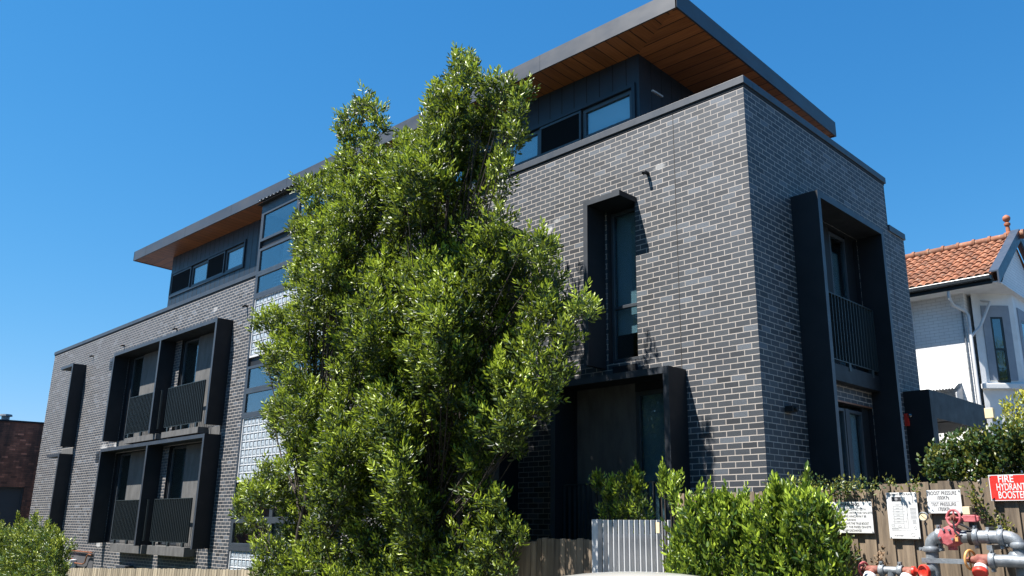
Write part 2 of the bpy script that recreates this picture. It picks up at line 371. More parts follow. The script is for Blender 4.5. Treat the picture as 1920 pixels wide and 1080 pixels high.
# ------------------------------------------------------------------ the dark brick apartment building
B = empty('apartment_building', (-16, 3, -1.0), 'dark brick apartment block with metal window hoods, rooftop storey and timber-lined overhanging roof', 'building')
ZT = 8.0          # top of brick
YF = -.45         # front of the window hoods
bays = []         # left boxes: (x0, x1, z0, z1)
holes = []
for b in (.8, 4.0):
    holes += [(-23.88, -20.6, b + .02, b + 2.82), (-19.66, -16.47, b + .02, b + 2.82), (-29.45, -28.2, b + .1, b + 2.9)]
holes += [(-2.74, -2.13, 4.0, 6.62), (-3.5, -1.33, .9, 3.65), (-7.4, -4.9, .9, 3.65), (-7.4, -4.9, 4.1, 6.7)]
holes += [(-13.9, -10.8, -.9, 7.95)]
wall_grid('Y', 0, -32.16, 0, -2.6, ZT, holes, .16).build('front_wall', M['brick'], B)
wall_grid('X', 0, 0, 5.3, -.6, ZT, [(1.385, 3.715, 3.93, 6.415), (1.385, 3.715, .8, 3.38)], .16).build('side_wall', M['brick'], B)
MB().box(-2.99, -.012, 5.3, 6.06, -.6, 7.0).build('side_wall_return', M['brick'], B)
mb = MB(); mb.add([(0, 5.3, -.6), (0, 6.06, -.6), (0, 6.06, 7.0), (0, 5.3, 7.0)], [(0, 1, 2, 3)]); mb.build('side_wall_face', M['brick'], B)
mb = MB(); mb.add([(-32.16, 14, -2.6), (-32.16, 0, -2.6), (-32.16, 0, ZT), (-32.16, 14, ZT)], [(0, 1, 2, 3)])
mb.add([(-32.16, 14, -2.6), (-32.16, 14, ZT), (-3, 14, ZT), (-3, 14, -2.6)], [(0, 1, 2, 3)])
mb.add([(-3, 5.3, -2.6), (-3, 14, -2.6), (-3, 14, ZT), (-3, 5.3, ZT)], [(0, 1, 2, 3)]); mb.build('rear_wall', M['brick'], B)
for a, b_, c_, d_ in holes[:-1]:
    L_ = MB(); L_.box(a, b_, .004, .155, d_ - .008, d_ - .0015); L_.box(a, b_, .004, .155, c_ + .0015, c_ + .008); L_.box(a + .0015, a + .008, .004, .155, c_ + .008, d_ - .008); L_.box(b_ - .008, b_ - .0015, .004, .155, c_ + .008, d_ - .008); L_.build('window_reveal', M['metal'], B)
for a, b_, c_, d_ in ((1.385, 3.715, 3.93, 6.415), (1.385, 3.715, .8, 3.38)):
    L_ = MB(); L_.box(-.155, -.004, a, b_, d_ - .008, d_ - .0015); L_.box(-.155, -.004, a, b_, c_ + .0015, c_ + .008); L_.box(-.155, -.004, a + .0015, a + .008, c_ + .008, d_ - .008); L_.box(-.155, -.004, b_ - .008, b_ - .0015, c_ + .008, d_ - .008); L_.build('window_reveal', M['metal'], B)
# control joints: thin dark lines of sealant standing 1 mm proud
MB().box(-1.318, -1.304, -.0012, .004, 3.75, ZT).build('control_joint', M['black'], B)
MB().box(-.004, .0012, 5.26, 5.275, 3.9, ZT).build('control_joint', M['black'], B)
# parapet cap
cp = MB(); cp.box(-32.2, .03, -.03, .24, ZT, ZT + .125); cp.box(-.21, .03, .24, 5.36, ZT, ZT + .125); cp.box(-32.2, -31.95, .24, 14, ZT, ZT + .125)
cp.build('parapet_cap', M['trim'], B, bevel=.006)
gp = MB(); gp.box(-32.17, .008, -.008, .1, ZT - .045, ZT - .001); gp.box(-.1, .008, .1, 5.31, ZT - .045, ZT - .001); gp.build('cap_shade_strip', M['black'], B)  # black strip puts the cap's shadow on the top course into colour
MB().box(-.9, .03, 5.3, 6.1, 7.0, 7.13).build('parapet_cap', M['trim'], B, bevel=.006)
MB().box(-32.0, -3.1, .1, 13.9, 7.82, 7.9).box(-3.1, -.15, .1, 5.25, 7.82, 7.9).build('roof_deck', M['fascia'], B)
MB().box(-26.7, -21.6, 1.0, 1.3, 7.9, 8.78).build('roof_upstand', M['trim'], B)
# floors and inner walls, so that the windows look into rooms
fl = MB()
for z in (.55, 3.72, 6.95): fl.box(-32.0, -3.1, .18, 13.8, z, z + .2); fl.box(-3.1, -.2, .18, 5.9, z, z + .2)
fl.build('floor_slab', M['roomwall'], B)
iw = MB(); iw.box(-32., -.2, 4.0, 4.1, -2, 7.8)
for x in (-27.5, -24.2, -20.15, -16.2, -8.6, -4.2, -.9): iw.box(x - .05, x + .05, .2, 4.0, -2, 7.8)
iw.build('inner_wall', M['roomwall'], B)

def plates(name, lst, mt='metal'):
    mb = MB()
    for q in lst: mb.box(*q)
    return mb.build(name, M[mt], B, bevel=.005)
T = .1
def front_box(x0, x1, z0, z1, left=True, right=True, top=True, div=None, thick=T):
    mb = MB()
    if top: mb.box(x0, x1, YF, .02, z1 - thick, z1)
    zt = z1 - thick if top else z1
    if left: mb.box(x0, x0 + thick, YF, .02, z0, zt)
    if right: mb.box(x1 - thick, x1, YF, .02, z0, zt)
    if div: mb.box(div - .05, div + .05, YF, .02, z0, zt)
    o = mb.build('window_hood', M['metal'], B)
    # thin folded front edge, its paler coat puts the sunlit look into the colour
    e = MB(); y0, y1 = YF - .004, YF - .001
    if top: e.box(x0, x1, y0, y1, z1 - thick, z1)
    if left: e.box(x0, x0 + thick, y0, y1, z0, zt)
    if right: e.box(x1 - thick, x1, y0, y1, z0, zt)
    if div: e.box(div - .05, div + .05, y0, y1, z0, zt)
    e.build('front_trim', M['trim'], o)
    return o
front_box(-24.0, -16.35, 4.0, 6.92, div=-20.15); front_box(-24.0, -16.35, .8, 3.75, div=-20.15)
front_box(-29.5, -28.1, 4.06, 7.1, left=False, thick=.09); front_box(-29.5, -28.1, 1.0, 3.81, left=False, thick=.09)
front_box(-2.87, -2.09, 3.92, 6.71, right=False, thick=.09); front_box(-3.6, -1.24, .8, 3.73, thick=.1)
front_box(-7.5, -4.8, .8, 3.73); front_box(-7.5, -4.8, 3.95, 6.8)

def railing(x0, x1, y, z0, z1, axis='X', step=.112):
    mb = MB(); n = int((x1 - x0) / step)
    def bx(a, b, c, d, e, f):
        (mb.box(a, b, c, d, e, f) if axis == 'X' else mb.box(c, d, a, b, e, f))
    bx(x0, x1, y - .025, y + .025, z1 - .014, z1); bx(x0, x1, y - .014, y + .014, z0, z0 + .014)
    for i in range(n + 1):
        x = x0 + (x1 - x0) * i / n; bx(x - .008, x + .008, y - .024, y + .024, z0 + .014, z1 - .014)
    for x in (x0 + .25, (x0 + x1) / 2, x1 - .25): bx(x - .04, x + .04, y - .03, y + .03, z0 - .13, z0)
    return mb.build('railing', M['rail'], B)
def window(x0, x1, z0, z1, y, mull=(), trans=(), fw=.05, glass='glass', back=None, axis='Y', depth=.07, backm='blind', backd=.14):
    """A framed window: frame part with pane (and blind) as sub-parts."""
    mb = MB()
    def bx(m, a, b, c, d, e, f): (m.box(a, b, c, d, e, f) if axis == 'Y' else m.box(-d + 2 * 0, -c, a, b, e, f))
    bx(mb, x0, x1, y, y + depth, z0, z0 + fw); bx(mb, x0, x1, y, y + depth, z1 - fw, z1)
    bx(mb, x0, x0 + fw, y, y + depth, z0 + fw, z1 - fw); bx(mb, x1 - fw, x1, y, y + depth, z0 + fw, z1 - fw)
    for m_ in mull: bx(mb, m_ - fw / 2, m_ + fw / 2, y, y + depth, z0 + fw, z1 - fw)
    xs = [x0 + fw] + [q for m_ in mull for q in (m_ - fw / 2, m_ + fw / 2)] + [x1 - fw]
    for t_ in trans:
        for i in range(0, len(xs), 2): bx(mb, xs[i], xs[i + 1], y, y + depth, t_ - fw / 2, t_ + fw / 2)
    w = mb.build('window', M['alum'], B, bevel=.003)
    g = MB(); bx(g, x0 + fw * .5, x1 - fw * .5, y + .03, y + .036, z0 + fw * .5, z1 - fw * .5); g.build('pane', M[glass], w)
    if back:
        k = MB()
        for (a, b, c, d) in back: bx(k, a, b, y + backd, y + backd + .01, c, d)
        k.build('blind', M[backm], w)
    return w
# the four balcony bays of the two big hoods
for b in (.8, 4.0):
    for (x0, x1, gx0, gx1, sx0, sx1, rx0, rx1) in ((-23.75, -20.6, -23.6, -22.77, -22.43, -19.98, -22.48, -20.0), (-19.66, -16.5, -19.56, -18.6, -19.58, -17.14, -19.5, -17.1)):
        MB().box(x0 - .1, gx0 - .04, .06, .12, b + .03, b + 2.80).build('dark_panel', M['metal'], B)
        window(gx0 - .03, gx1, b + .04, b + 2.78, .08, back=[(gx0 - .05, gx0 + .55, b + .1, b + 2.7)], backm='curtain', backd=.35, glass='tintglass')
        MB().box(gx1, x1 + .0, .075,   .12, b + .03, b + 2.80).build('cement_panel', M['panel'], B)
        railing(rx0, rx1, -.27, b + .13, b + 1.3)
        MB().box(sx0, sx1, -.31, -.002, b - .22 if b < 1 else b - .17, b + .02 if b < 1 else b).build('balcony_slab', M['panel'], B, bevel=.004)
    window(-29.43, -28.22, b + .12, b + 2.88, .1, glass='tintglass')
MB().box(-23.9, -16.42, -.022, -.002, 3.752, 3.99).build('spandrel_panel', M['panel'], B)
MB().box(-29.4, -28.12, -.022, -.002, 3.812, 4.05).build('spandrel_panel', M['panel'], B)
# narrow tall window and the ground-floor opening near the corner
window(-2.73, -2.14, 4.02, 6.6, .1, trans=(4.93,), glass='tintglass', back=[(-2.72, -2.16, 4.5, 6.58)])
MB().box(-2.6, -2.14, -.07, -.002, 3.74, 3.92).build('sill', M['metal'], B)
window(-2.26, -1.36, .92, 3.5, .085, fw=.06, glass='tintglass', back=[(-2.25, -1.3, 1.0, 3.45)])
MB().box(-3.5, -2.262, .075, .12, .91, 3.64).build('cement_panel', M['panel'], B)
MB().box(-2.262, -1.33, .07, .15, 3.502, 3.64).build('head_panel', M['metal'], B)
railing(-3.46, -1.36, -.27, .95, 2.1, step=.105)
window(-7.38, -6.0, .92, 3.62, .085, glass='tintglass', back=[(-7.3, -6.1, 1.0, 3.45)]); MB().box(-6.0, -4.9, .075, .12, .91, 3.64).build('cement_panel', M['panel'], B)
window(-7.38, -6.0, 4.12, 6.68, .085, glass='tintglass', back=[(-7.3, -6.1, 4.2, 6.45)]); MB().box(-6.0, -4.9, .075, .12, 4.11, 6.69).build('cement_panel', M['panel'], B)
railing(-7.3, -5.0, -.27, .95, 2.1); railing(-7.3, -5.0, -.27, 4.1, 5.3)
MB().box(-7.4, -4.9, -.31, -.002, .62, .8).build('balcony_slab', M['panel'], B); MB().box(-7.4, -4.9, -.31, -.002, 3.76, 3.94).build('balcony_slab', M['panel'], B)

# side (shaded) hood with its balcony
XF = .45
sh = MB(); sh.box(-.02, XF, 1.28, 3.82, 6.42, 6.52); sh.box(-.02, XF, 1.28, 1.38, .1, 6.42); sh.box(-.02, XF, 3.72, 3.82, .1, 6.42)
sho = sh.build('window_hood', M['metal'], B)
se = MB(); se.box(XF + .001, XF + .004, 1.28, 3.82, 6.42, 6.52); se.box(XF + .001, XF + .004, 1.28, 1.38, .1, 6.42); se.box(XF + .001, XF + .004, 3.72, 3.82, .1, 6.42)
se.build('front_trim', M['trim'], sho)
MB().box(-.12, -.08, 3.4, 3.71, 3.94, 6.41).build('dark_panel', M['metal'], B)
MB().box(-.12, -.08, 1.39, 2.75, 3.94, 6.41).build('dark_panel', M['metal'], B)
window(2.76, 3.39, 4.0, 6.36, .08, axis='X', glass='tintglass', back=[(2.8, 3.35, 4.05, 6.1)])
window(1.5, 2.74, .9, 3.3, .06, axis='X', glass='glass', back=[(1.55, 2.68, .95, 3.25)], backd=.1)
MB().box(-.14, -.05, 2.745, 2.865, .9, 3.3).build('mullion', M['alum'], B)
window(2.87, 3.4, .9, 3.3, .06, axis='X', glass='glass', back=[(2.9, 3.36, .95, 3.25)], backd=.1)
MB().box(-.12, -.06, 3.405, 3.65, .82, 3.37).build('dark_panel', M['metal'], B)
MB().box(.001, .17, 1.385, 3.715, 3.66, 3.92).build('balcony_slab', M['metal'], B)
railing(1.42, 3.7, .15, 3.99, 5.08, axis='Y')
MB().box(.002, .006, 1.4, 3.7, 3.375, 3.4).build('lintel', M['copper'], B)

# entry portal beyond the side hood
po = MB(); po.box(-1.6, .47, 5.15 + .92, 8.25, 3.33, 3.83); po.box(.006, .47, 5.15, 6.07, 3.33, 3.83); po.box(.006, .47, 5.15, 5.4, -.1, 3.33)
po.build('entry_portal', M['metal'], B)
MB().box(-1.55, .43, 6.1, 8.22, 3.318, 3.328).build('portal_soffit', M['panel'], B)

# pent-house storey
PX0, PX1, PY, PYB = -21.58, -2.09, .15, 4.9
def zsof(x, y): return 9.40 - .0252 * x - .040 * y
def slope_wall(mb, p0, p1, z0, drop=0., tint=.5):
    (xa, ya), (xb, yb) = p0, p1
    mb.add([(xa, ya, z0), (xb, yb, z0), (xb, yb, zsof(xb, yb) - drop), (xa, ya, zsof(xa, ya) - drop)], [(0, 1, 2, 3)], tint)
pw = MB()
wins = ((PX0 + .15, -16.45, 8.58, 9.3), (-9.0, -2.24, 8.22, 8.84))
# front cladding around the two ribbon windows
def clad_front(x0, x1):
    hs = [w for w in wins if w[0] >= x0 - .3 and w[1] <= x1 + .3]; w = hs[0]
    pw.add([(x0, PY, 7.9), (x1, PY, 7.9), (x1, PY, w[2]), (x0, PY, w[2])], [(0, 1, 2, 3)])
    pw.add([(x0, PY, w[3]), (x1, PY, w[3]), (x1, PY, zsof(x1, PY)), (x0, PY, zsof(x0, PY))], [(0, 1, 2, 3)])
    pw.add([(x0, PY, w[2]), (w[0], PY, w[2]), (w[0], PY, w[3]), (x0, PY, w[3])], [(0, 1, 2, 3)])
    pw.add([(w[1], PY, w[2]), (x1, PY, w[2]), (x1, PY, w[3]), (w[1], PY, w[3])], [(0, 1, 2, 3)])
clad_front(PX0, -14.2); clad_front(-10.5, PX1)
slope_wall(pw, (PX1, PY), (PX1, PYB), 7.9); slope_wall(pw, (PX0, PYB), (PX0, PY), 7.9); slope_wall(pw, (PX1, PYB), (PX0, PYB), 7.9)
pw.build('penthouse_cladding', M['clad'], B)
gj = MB()
x = PX0 + .3
while x < PX1 - .1:
    if not (-14.3 < x < -10.4):
        w = wins[0] if x < -14 else wins[1]; ins = w[0] < x < w[1]
        if ins: gj.box(x - .010, x + .010, PY - .0015, PY + .003, 8.0, w[2] - .07); gj.box(x - .010, x + .010, PY - .0015, PY + .003, w[3] + .08, zsof(x, PY) - .01)
        else: gj.box(x - .010, x + .010, PY - .0015, PY + .003, 8.0, zsof(x, PY) - .01)
    x += .31
y = PY + .35
while y < PYB: gj.box(PX1 - .003, PX1 + .0015, y - .006, y + .006, 8.0, zsof(PX1, y) - .01); y += .31
gj.build('cladding_grooves', M['black'], B)
# window surrounds and ribbon windows
def ribbon(w, mulls, dark):
    fr = MB(); x0, x1, z0, z1 = w
    fr.box(x0 - .07, x1 + .07, PY - .035, PY + .1, z1, z1 + .07); fr.box(x0 - .07, x1 + .07, PY - .035, PY + .1, z0 - .07, z0)
    fr.box(x0 - .07, x0, PY - .035, PY + .1, z0, z1); fr.box(x1, x1 + .07, PY - .035, PY + .1, z0, z1)
    fr.build('window_surround', M['clad'], B)
    xs = [x0] + mulls + [x1]
    for i in range(len(xs) - 1):
        a, b = xs[i], xs[i + 1]
        if i in dark:
            w_ = window(a + .01, b - .01, z0 + .01, z1 - .01, PY - .02, fw=.045, glass='glass'); MB().box(a + .05, b - .05, PY - .012, PY - .008, z0 + .05, z1 - .05).build('insect_screen', M['screen'], w_)
        else: window(a + .01, b - .01, z0 + .01, z1 - .01, PY + .02, fw=.075, glass='glass', back=[(a + .03, b - .03, z0 + .03, z1 - .03)], backd=.07)
ribbon(wins[0], [-19.98, -18.82, -17.66], (0, 2)); ribbon(wins[1], [-7.8, -6.7, -5.6, -4.5, -3.42], (0, 2, 4))
# dark lining so the open sashes read as dark rooms
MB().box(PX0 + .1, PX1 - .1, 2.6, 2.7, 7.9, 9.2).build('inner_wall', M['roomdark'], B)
MB().box(PX1, PX1 + .04, .5, .8, 8.85, 8.88).build('wall_lamp', M['white'], B)
# roof: soffit ring, fascia and top sheet
RX0, RX1, RY0, RY1 = -23.15, -.78, -.55, 5.1
TX0, TX1, TY = -14.3, -10.45, -.48      # stair tower
def soffit():
    me = MB(); uv = []
    def poly(pts, along):
        me.add([(px, py, zsof(px, py)) for px, py in pts], [tuple(range(len(pts)))[::-1]]); uv.append([(p[0], p[1]) if along == 'Y' else (p[1], p[0]) for p in pts][::-1])
    poly([(RX0, RY0), (TX0, RY0), (TX0, PY), (PX0, PY)], 'Y'); poly([(TX1, RY0), (RX1, RY0), (PX1, PY), (TX1, PY)], 'Y')
    poly([(RX1, RY0), (RX1, RY1), (PX1, PYB), (PX1, PY)], 'X'); poly([(RX0, RY0), (PX0, PY), (PX0, PYB), (RX0, RY1)], 'X')
    poly([(RX1, RY1), (RX0, RY1), (PX0, PYB), (PX1, PYB)], 'Y')
    o = me.build('soffit', M['soffit'], B); l = o.data.uv_layers.new(name="UVMap"); i = 0
    for pol, us in zip(o.data.polygons, uv):
        for li, q in zip(pol.loop_indices, us): l.data[li].uv = q
    return o
soffit()
FH = .32
def fascia_side(p0, p1, n, m_='fascia'):
    (xa, ya), (xb, yb) = p0, p1; t = .03; nx, ny = n
    f = MB(); za, zb = zsof(xa, ya) - .015, zsof(xb, yb) - .015
    f.hexa([(xa, ya, za), (xb, yb, zb), (xb - nx * t, yb - ny * t, zb), (xa - nx * t, ya - ny * t, za), (xa, ya, za + FH), (xb, yb, zb + FH), (xb - nx * t, yb - ny * t, zb + FH), (xa - nx * t, ya - ny * t, za + FH)])
    return f
f = fascia_side((RX0, RY0), (RX1, RY0), (0, -1))
for q in (fascia_side((RX1 + .003, RY0), (RX1 + .003, RY1), (1, 0)), fascia_side((RX0 - .003, RY1), (RX0 - .003, RY0), (-1, 0)), fascia_side((RX1, RY1 + .003), (RX0, RY1 + .003), (0, 1))):
    f.add(q.v, q.f)
f.build('fascia', M['fascia'], B)
fs_ = MB()
for k in range(1, 8):
    x = RX1 - 3.05 * k; fs_.hexa([(x - .006, RY0 - .0025, zsof(x, RY0) - .014), (x + .006, RY0 - .0025, zsof(x, RY0) - .014), (x + .006, RY0 - .0002, zsof(x, RY0) - .014), (x - .006, RY0 - .0002, zsof(x, RY0) - .014), (x - .006, RY0 - .0025, zsof(x, RY0) + FH - .02), (x + .006, RY0 - .0025, zsof(x, RY0) + FH - .02), (x + .006, RY0 - .0002, zsof(x, RY0) + FH - .02), (x - .006, RY0 - .0002, zsof(x, RY0) + FH - .02)])
fs_.build('fascia_seam', M['trim'], B)
rt = MB(); rt.add([(x, y, zsof(x, y) + FH - .05) for x, y in ((RX0, RY0), (RX1, RY0), (RX1, RY1), (RX0, RY1))], [(0, 1, 2, 3)]); rt.build('roof', M['fascia'], B)

# stair tower: header, windows and glass block panels
hx = MB(); hx.box(TX0, TX1, TY, TY + .06, 9.5, 9.87); hx.build('tower_header', M['trim'], B, bevel=.004)
tw = MB(); tw.box(TX0, TX0 + .06, TY, .0, -2.5, 9.5); tw.box(TX1 - .06, TX1, TY, .0, -2.5, 9.5)
tw.box(TX0, TX0 + .06, -.0, 1.5, 8.0, 9.6); tw.box(TX1 - .06, TX1, 0, 1.5, 8.0, 9.6)
for z0, z1 in ((9.44, 9.5), (7.06, 7.13), (3.98, 4.04), (.83, .93)): tw.box(TX0 + .06, TX1 - .06, TY, TY + .1, z0, z1)
tw.build('tower_frame', M['trim'], B)
for z0, z1 in ((8.42, 8.62), (5.28, 5.5), (2.14, 2.42)): MB().box(TX0 + .06, TX1 - .06, TY + .06, TY + .12, z0, z1).build('tower_band', M['metal'], B)
W3 = [TX0 + .06, TX0 + 1.93, TX0 + 3.79]; W3 = [TX0 + .06, -12.4, -10.51]
for i in range(2):
    a, b = W3[i], W3[i + 1]
    for z0, z1 in ((8.62, 9.44), (7.72, 8.42), (7.13, 7.72), (4.65, 5.28), (4.04, 4.65), (1.53, 2.14), (.93, 1.53)):
        window(a, b, z0, z1, TY, fw=.07, glass='glass')
for z0, n in ((5.53, 8), (2.44, 8), (-.7, 8)):
    z1 = z0 + n * .19 + .02; x0, x1 = TX0 + .08, TX1 - .08; cols = int((x1 - x0) / .19); cw = (x1 - x0 - .02) / cols
    bk = MB().box(x0, x1, TY + .05, TY + .1, z0, z1).build('glass_blocks', M['block'], B)
    gr = MB()
    gr.box(x0, x1, TY + .012, TY + .06, z0 - .02, z0 + .022); gr.box(x0, x1, TY + .012, TY + .06, z1 - .022, z1 + .02); gr.box(x0, x0 + .022, TY + .012, TY + .06, z0 + .022, z1 - .022); gr.box(x1 - .022, x1, TY + .012, TY + .06, z0 + .022, z1 - .022)
    for r in range(1, n): gr.box(x0 + .022, x1 - .022, TY + .03, TY + .055, z0 + .01 + r * .19 - .008, z0 + .01 + r * .19 + .008)
    for c in range(1, cols):
        for r in range(n): gr.box(x0 + .01 + c * cw - .009, x0 + .01 + c * cw + .009, TY + .032, TY + .055, z0 + .022 + r * .19 - .004 * (r > 0), z0 + .0 + (r + 1) * .19)
    gr.build('block_grid', M['white'], bk)
    pil = MB()
    for c in range(cols):
        for r in range(n):
            xa = x0 + .01 + c * cw + .03; za = z0 + .01 + r * .19 + .03; xb = xa + cw - .06; zb = za + .13
            o = .022; v = [(xa, TY + .05, za), (xb, TY + .05, za), (xb, TY + .05, zb), (xa, TY + .05, zb), (xa + o, TY + .035, za + o), (xb - o, TY + .035, za + o), (xb - o, TY + .035, zb - o), (xa + o, TY + .035, zb - o)]
            pil.add(v, [(4, 5, 6, 7), (0, 1, 5, 4), (1, 2, 6, 5), (2, 3, 7, 6), (3, 0, 4, 7)])
    pil.build('block_faces', M['block'], bk)
# corrugated deck edge over the tower
cg = MB(); n = 240; vs = []; fs = []
for i in range(n + 1):
    x = TX0 - .08 + (TX1 - TX0 + .16) * i / n; ph = (i * (TX1 - TX0 + .16) / n) / .19 % 1.; h = .03 if ph < .45 else (0. if ph > .55 and ph < .95 else .015)
    z = zsof(x, -.6) - .03 + h
    vs += [(x, RY0 - .05, z), (x, TY + .05, z + .02)]
for i in range(n): fs.append((2 * i, 2 * i + 2, 2 * i + 3, 2 * i + 1))
cg.add(vs, fs); cg.build('corrugated_edge', M['galv'], B)
MB().box(TX0 - .08, TX1 + .08, RY0 - .048, TY + .05, 9.66, 9.664).build('tower_closer', M['black'], B)
# inside the stair tower
ti = MB(); ti.box(TX0 + .06, TX1 - .06, .75, .85, -2, 9.6); ti.box(TX0 + .062, TX0 + .1, .17, 2.2, -2, 9.4); ti.box(TX1 - .1, TX1 - .062, .17, 2.2, -2, 9.4)
for z in (2.9, 6.1, 9.42): ti.box(TX0 + .1, TX1 - .1, -.3, .75, z, z + .1)
ti.build('stairwell_lining', M['roomwall'], B)
# overflow spouts, vents, wall fittings
for (x, z) in ((-1.84, 7.06), (-20.17, 7.26), (-24.47, 7.33), (-27.5, 7.36), (-15.6, 7.2)):
    MB().tube([(x, .02, z), (x, -.09, z), (x + .0, -.13, z - .035)], [.032, .032, .03], 12).build('overflow_spout', M['metal'], B, smooth=True)
for x, z in ((-25.5, 6.8), (-25.55, 3.6)):
    v_ = MB().box(x - .13, x + .13, -.02, -.002, z - .18, z + .18).build('wall_vent', M['trim'], B)
    lv = MB()
    for k in range(3): lv.box(x - .1, x + .1, -.032, -.0205, z - .1 + k * .08, z - .075 + k * .08)
    lv.build('louvre', M['black'], v_)
MB().box(.002, .12, .62, .78, 3.05, 3.13).tube([(.12, .7, 3.09), (.16, .7, 3.09)], .035, 12).build('wall_light', M['black'], B)
st = MB().box(.002, .07, 5.09, 5.17, 3.2, 3.42).build('strobe_alarm', M['redcap'], B)
MB().lathe((.07, 5.13, 3.38), (1, 0, 0), [(0, .05), (.03, .05), (.06, .03), (.075, .004)], 14).build('strobe_lens', M['glass'], st, smooth=True)
# flat dark sheet standing in for a shaded meter niche, with copper pipes, low on the wall at the left
MB().box(-26.7, -24.55, -.012, -.002, -.4, .5).build('niche_shade_sheet', M['roomdark'], B)
cpz = MB(); cpz.tube([(-26.9, -.06, .5), (-24.6, -.06, .48)], .022, 10); cpz.tube([(-26.4, -.08, .12), (-25.3, -.08, .1), (-25.1, -.08, .15), (-25.0, -.08, .36), (-24.85, -.08, .42), (-24.6, -.08, .4)], .022, 10)
cpz.build('copper_pipe', M['copper'], B, smooth=True)
MB().box(-26.55, -26.05, -.22, -.02, -.5, .22).build('gas_meter', M['white'], B, bevel=.02)
MB().box(-26.4, -26.25, -.2, -.1, .221, .26).build('meter_cap', M['redcap'], B)
MB().box(-21.9, -21.2, -.25, -.002, .0, .2).build('downpipe_hood', M['trim'], B, bevel=.01)

# ------------------------------------------------------------------ red brick building at the left
R_ = empty('brick_warehouse', (-38, 6, -1.2), 'old red brick building with dark stains, partly hidden behind the apartment block', 'building')
wall_grid('X', -38, -14, 26, -2.6, 5.75, [(.05, 1.2, -.9, 2.9), (-5.2, -1.35, -.9, 3.0)], .25).build('wall', M['redbrick'], R_)
mb = MB(); mb.add([(-60, -14, -2.6), (-38, -14, -2.6), (-38, -14, 5.75), (-60, -14, 5.75)], [(0, 1, 2, 3)]); mb.build('wall', M['redbrick'], R_)
MB().box(-60, -37.96, -14.05, 26, 5.75, 5.83).build('roof', M['metal'], R_)
for a, b in ((.05, 1.2), (-5.2, -1.35)):
    w = MB().box(-38.22, -38.16, a, b, -.9, 2.9).build('window', M['roomdark'], R_)
    fr = MB(); fr.box(-38.15, -38.1, a, b, 2.84, 2.99); fr.box(-38.15, -38.1, a, a + .05, -.9, 2.84); fr.box(-38.15, -38.1, b - .05, b, -.9, 2.84); fr.build('frame', M['trim'], w)
MB().tube([(-38.4, .1, 5.8), (-38.4, .1, 6.02)], .16, 12).tube([(-38.4, .1, 6.02), (-38.4, .1, 6.1)], [.26, .24], 12).build('roof_vent', M['galv'], R_)

# ------------------------------------------------------------------ white house at the right
H = empty('white_house', (-1, 13, 0), 'white painted brick house with terracotta tiled gable roof and bay window', 'house')
HX, HY = -.74, 12.0; GX = .34; RYr = 14.0; RZ = 9.02; EY = 11.45; EZ = 7.42
mb = MB(); mb.add([(-14, HY, -.2), (HX, HY, -.2), (HX, HY, 7.5), (-14, HY, 7.5)], [(0, 1, 2, 3)]); mb.build('wall', M['whitebrick'], H)
mb = MB(); mb.add([(HX, HY, -.2), (HX, 16.2, -.2), (HX, 16.2, 7.5), (HX, 14.0, 9.0), (HX, HY, 7.5)], [(0, 1, 2, 3, 4)]); mb.build('gable_wall', M['whitebrick'], H)
# roof tiles: one mesh of overlapping tile courses
sl_ = math.hypot(RYr - EY, RZ - EZ); nc = 8; tl = MB(); dy = (RYr - EY) / nc; dz = (RZ - EZ) / nc
nw = Vector((0, -(RZ - EZ), (RYr - EY))).normalized()
for c in range(nc):
    x = -13.0; y0 = EY + dy * c; z0 = EZ + dz * c; k = 0
    while x < GX - .2:
        w_ = .205; t_ = random.random(); jit = random.uniform(-.008, .008)
        prof = [(0, .0), (.05, .0), (.085, .038), (.13, .045), (.175, .035), (w_, .0)]; vs = []
        for (u_, h_) in prof:
            for (f_, lift) in ((-.03, .05), (1.04, .012)):
                p_ = Vector((x + u_, y0 + dy * f_ + jit * (f_ < 0), z0 + dz * f_)) + nw * (h_ + lift); vs.append(p_)
        vs += [Vector(v_) - nw * .045 for v_ in vs[0::2]]
        n_ = len(prof); fs = [(2 * i, 2 * i + 2, 2 * i + 3, 2 * i + 1) for i in range(n_ - 1)] + [(2 * n_ + i, 2 * n_ + i + 1, 2 * i + 2, 2 * i) for i in range(n_ - 1)]
        tl.add(vs, fs, t_); x += w_; k += 1
tl.build('roof_tiles', M['tile'], H)
mb = MB(); mb.add([(-14, RYr, RZ), (GX - .2, RYr, RZ), (GX - .2, 2 * RYr - EY, EZ), (-14, 2 * RYr - EY, EZ)], [(0, 3, 2, 1)]); mb.add([(-14, EY, EZ), (GX - .2, EY, EZ), (GX - .2, RYr, RZ), (-14, RYr, RZ)], [(0, 1, 2, 3)]); mb.build('roof', M['tile'], H)
rc = MB(); x = -13.
while x < GX - .25:
    rc.tube([(x, RYr, RZ + .06), (x + .40, RYr, RZ + .06)], [.11, .11], 12, tint=random.random()); rc.tube([(x + .36, RYr, RZ + .065), (x + .43, RYr, RZ + .065)], .135, 12); x += .42
rc.build('ridge_cap', M['tile'], H, smooth=True)
MB().lathe((GX - .28, RYr, RZ + .12), (0, 0, 1), [(0, .10), (.05, .10), (.08, .06), (.26, .05), (.28, .08), (.33, .085), (.36, .05), (.39, .05), (.42, .085), (.48, .105), (.54, .085), (.585, .02)], 18).build('finial', M['terracotta'], H, smooth=True)
bb = MB(); up = Vector((0, 0, 1))
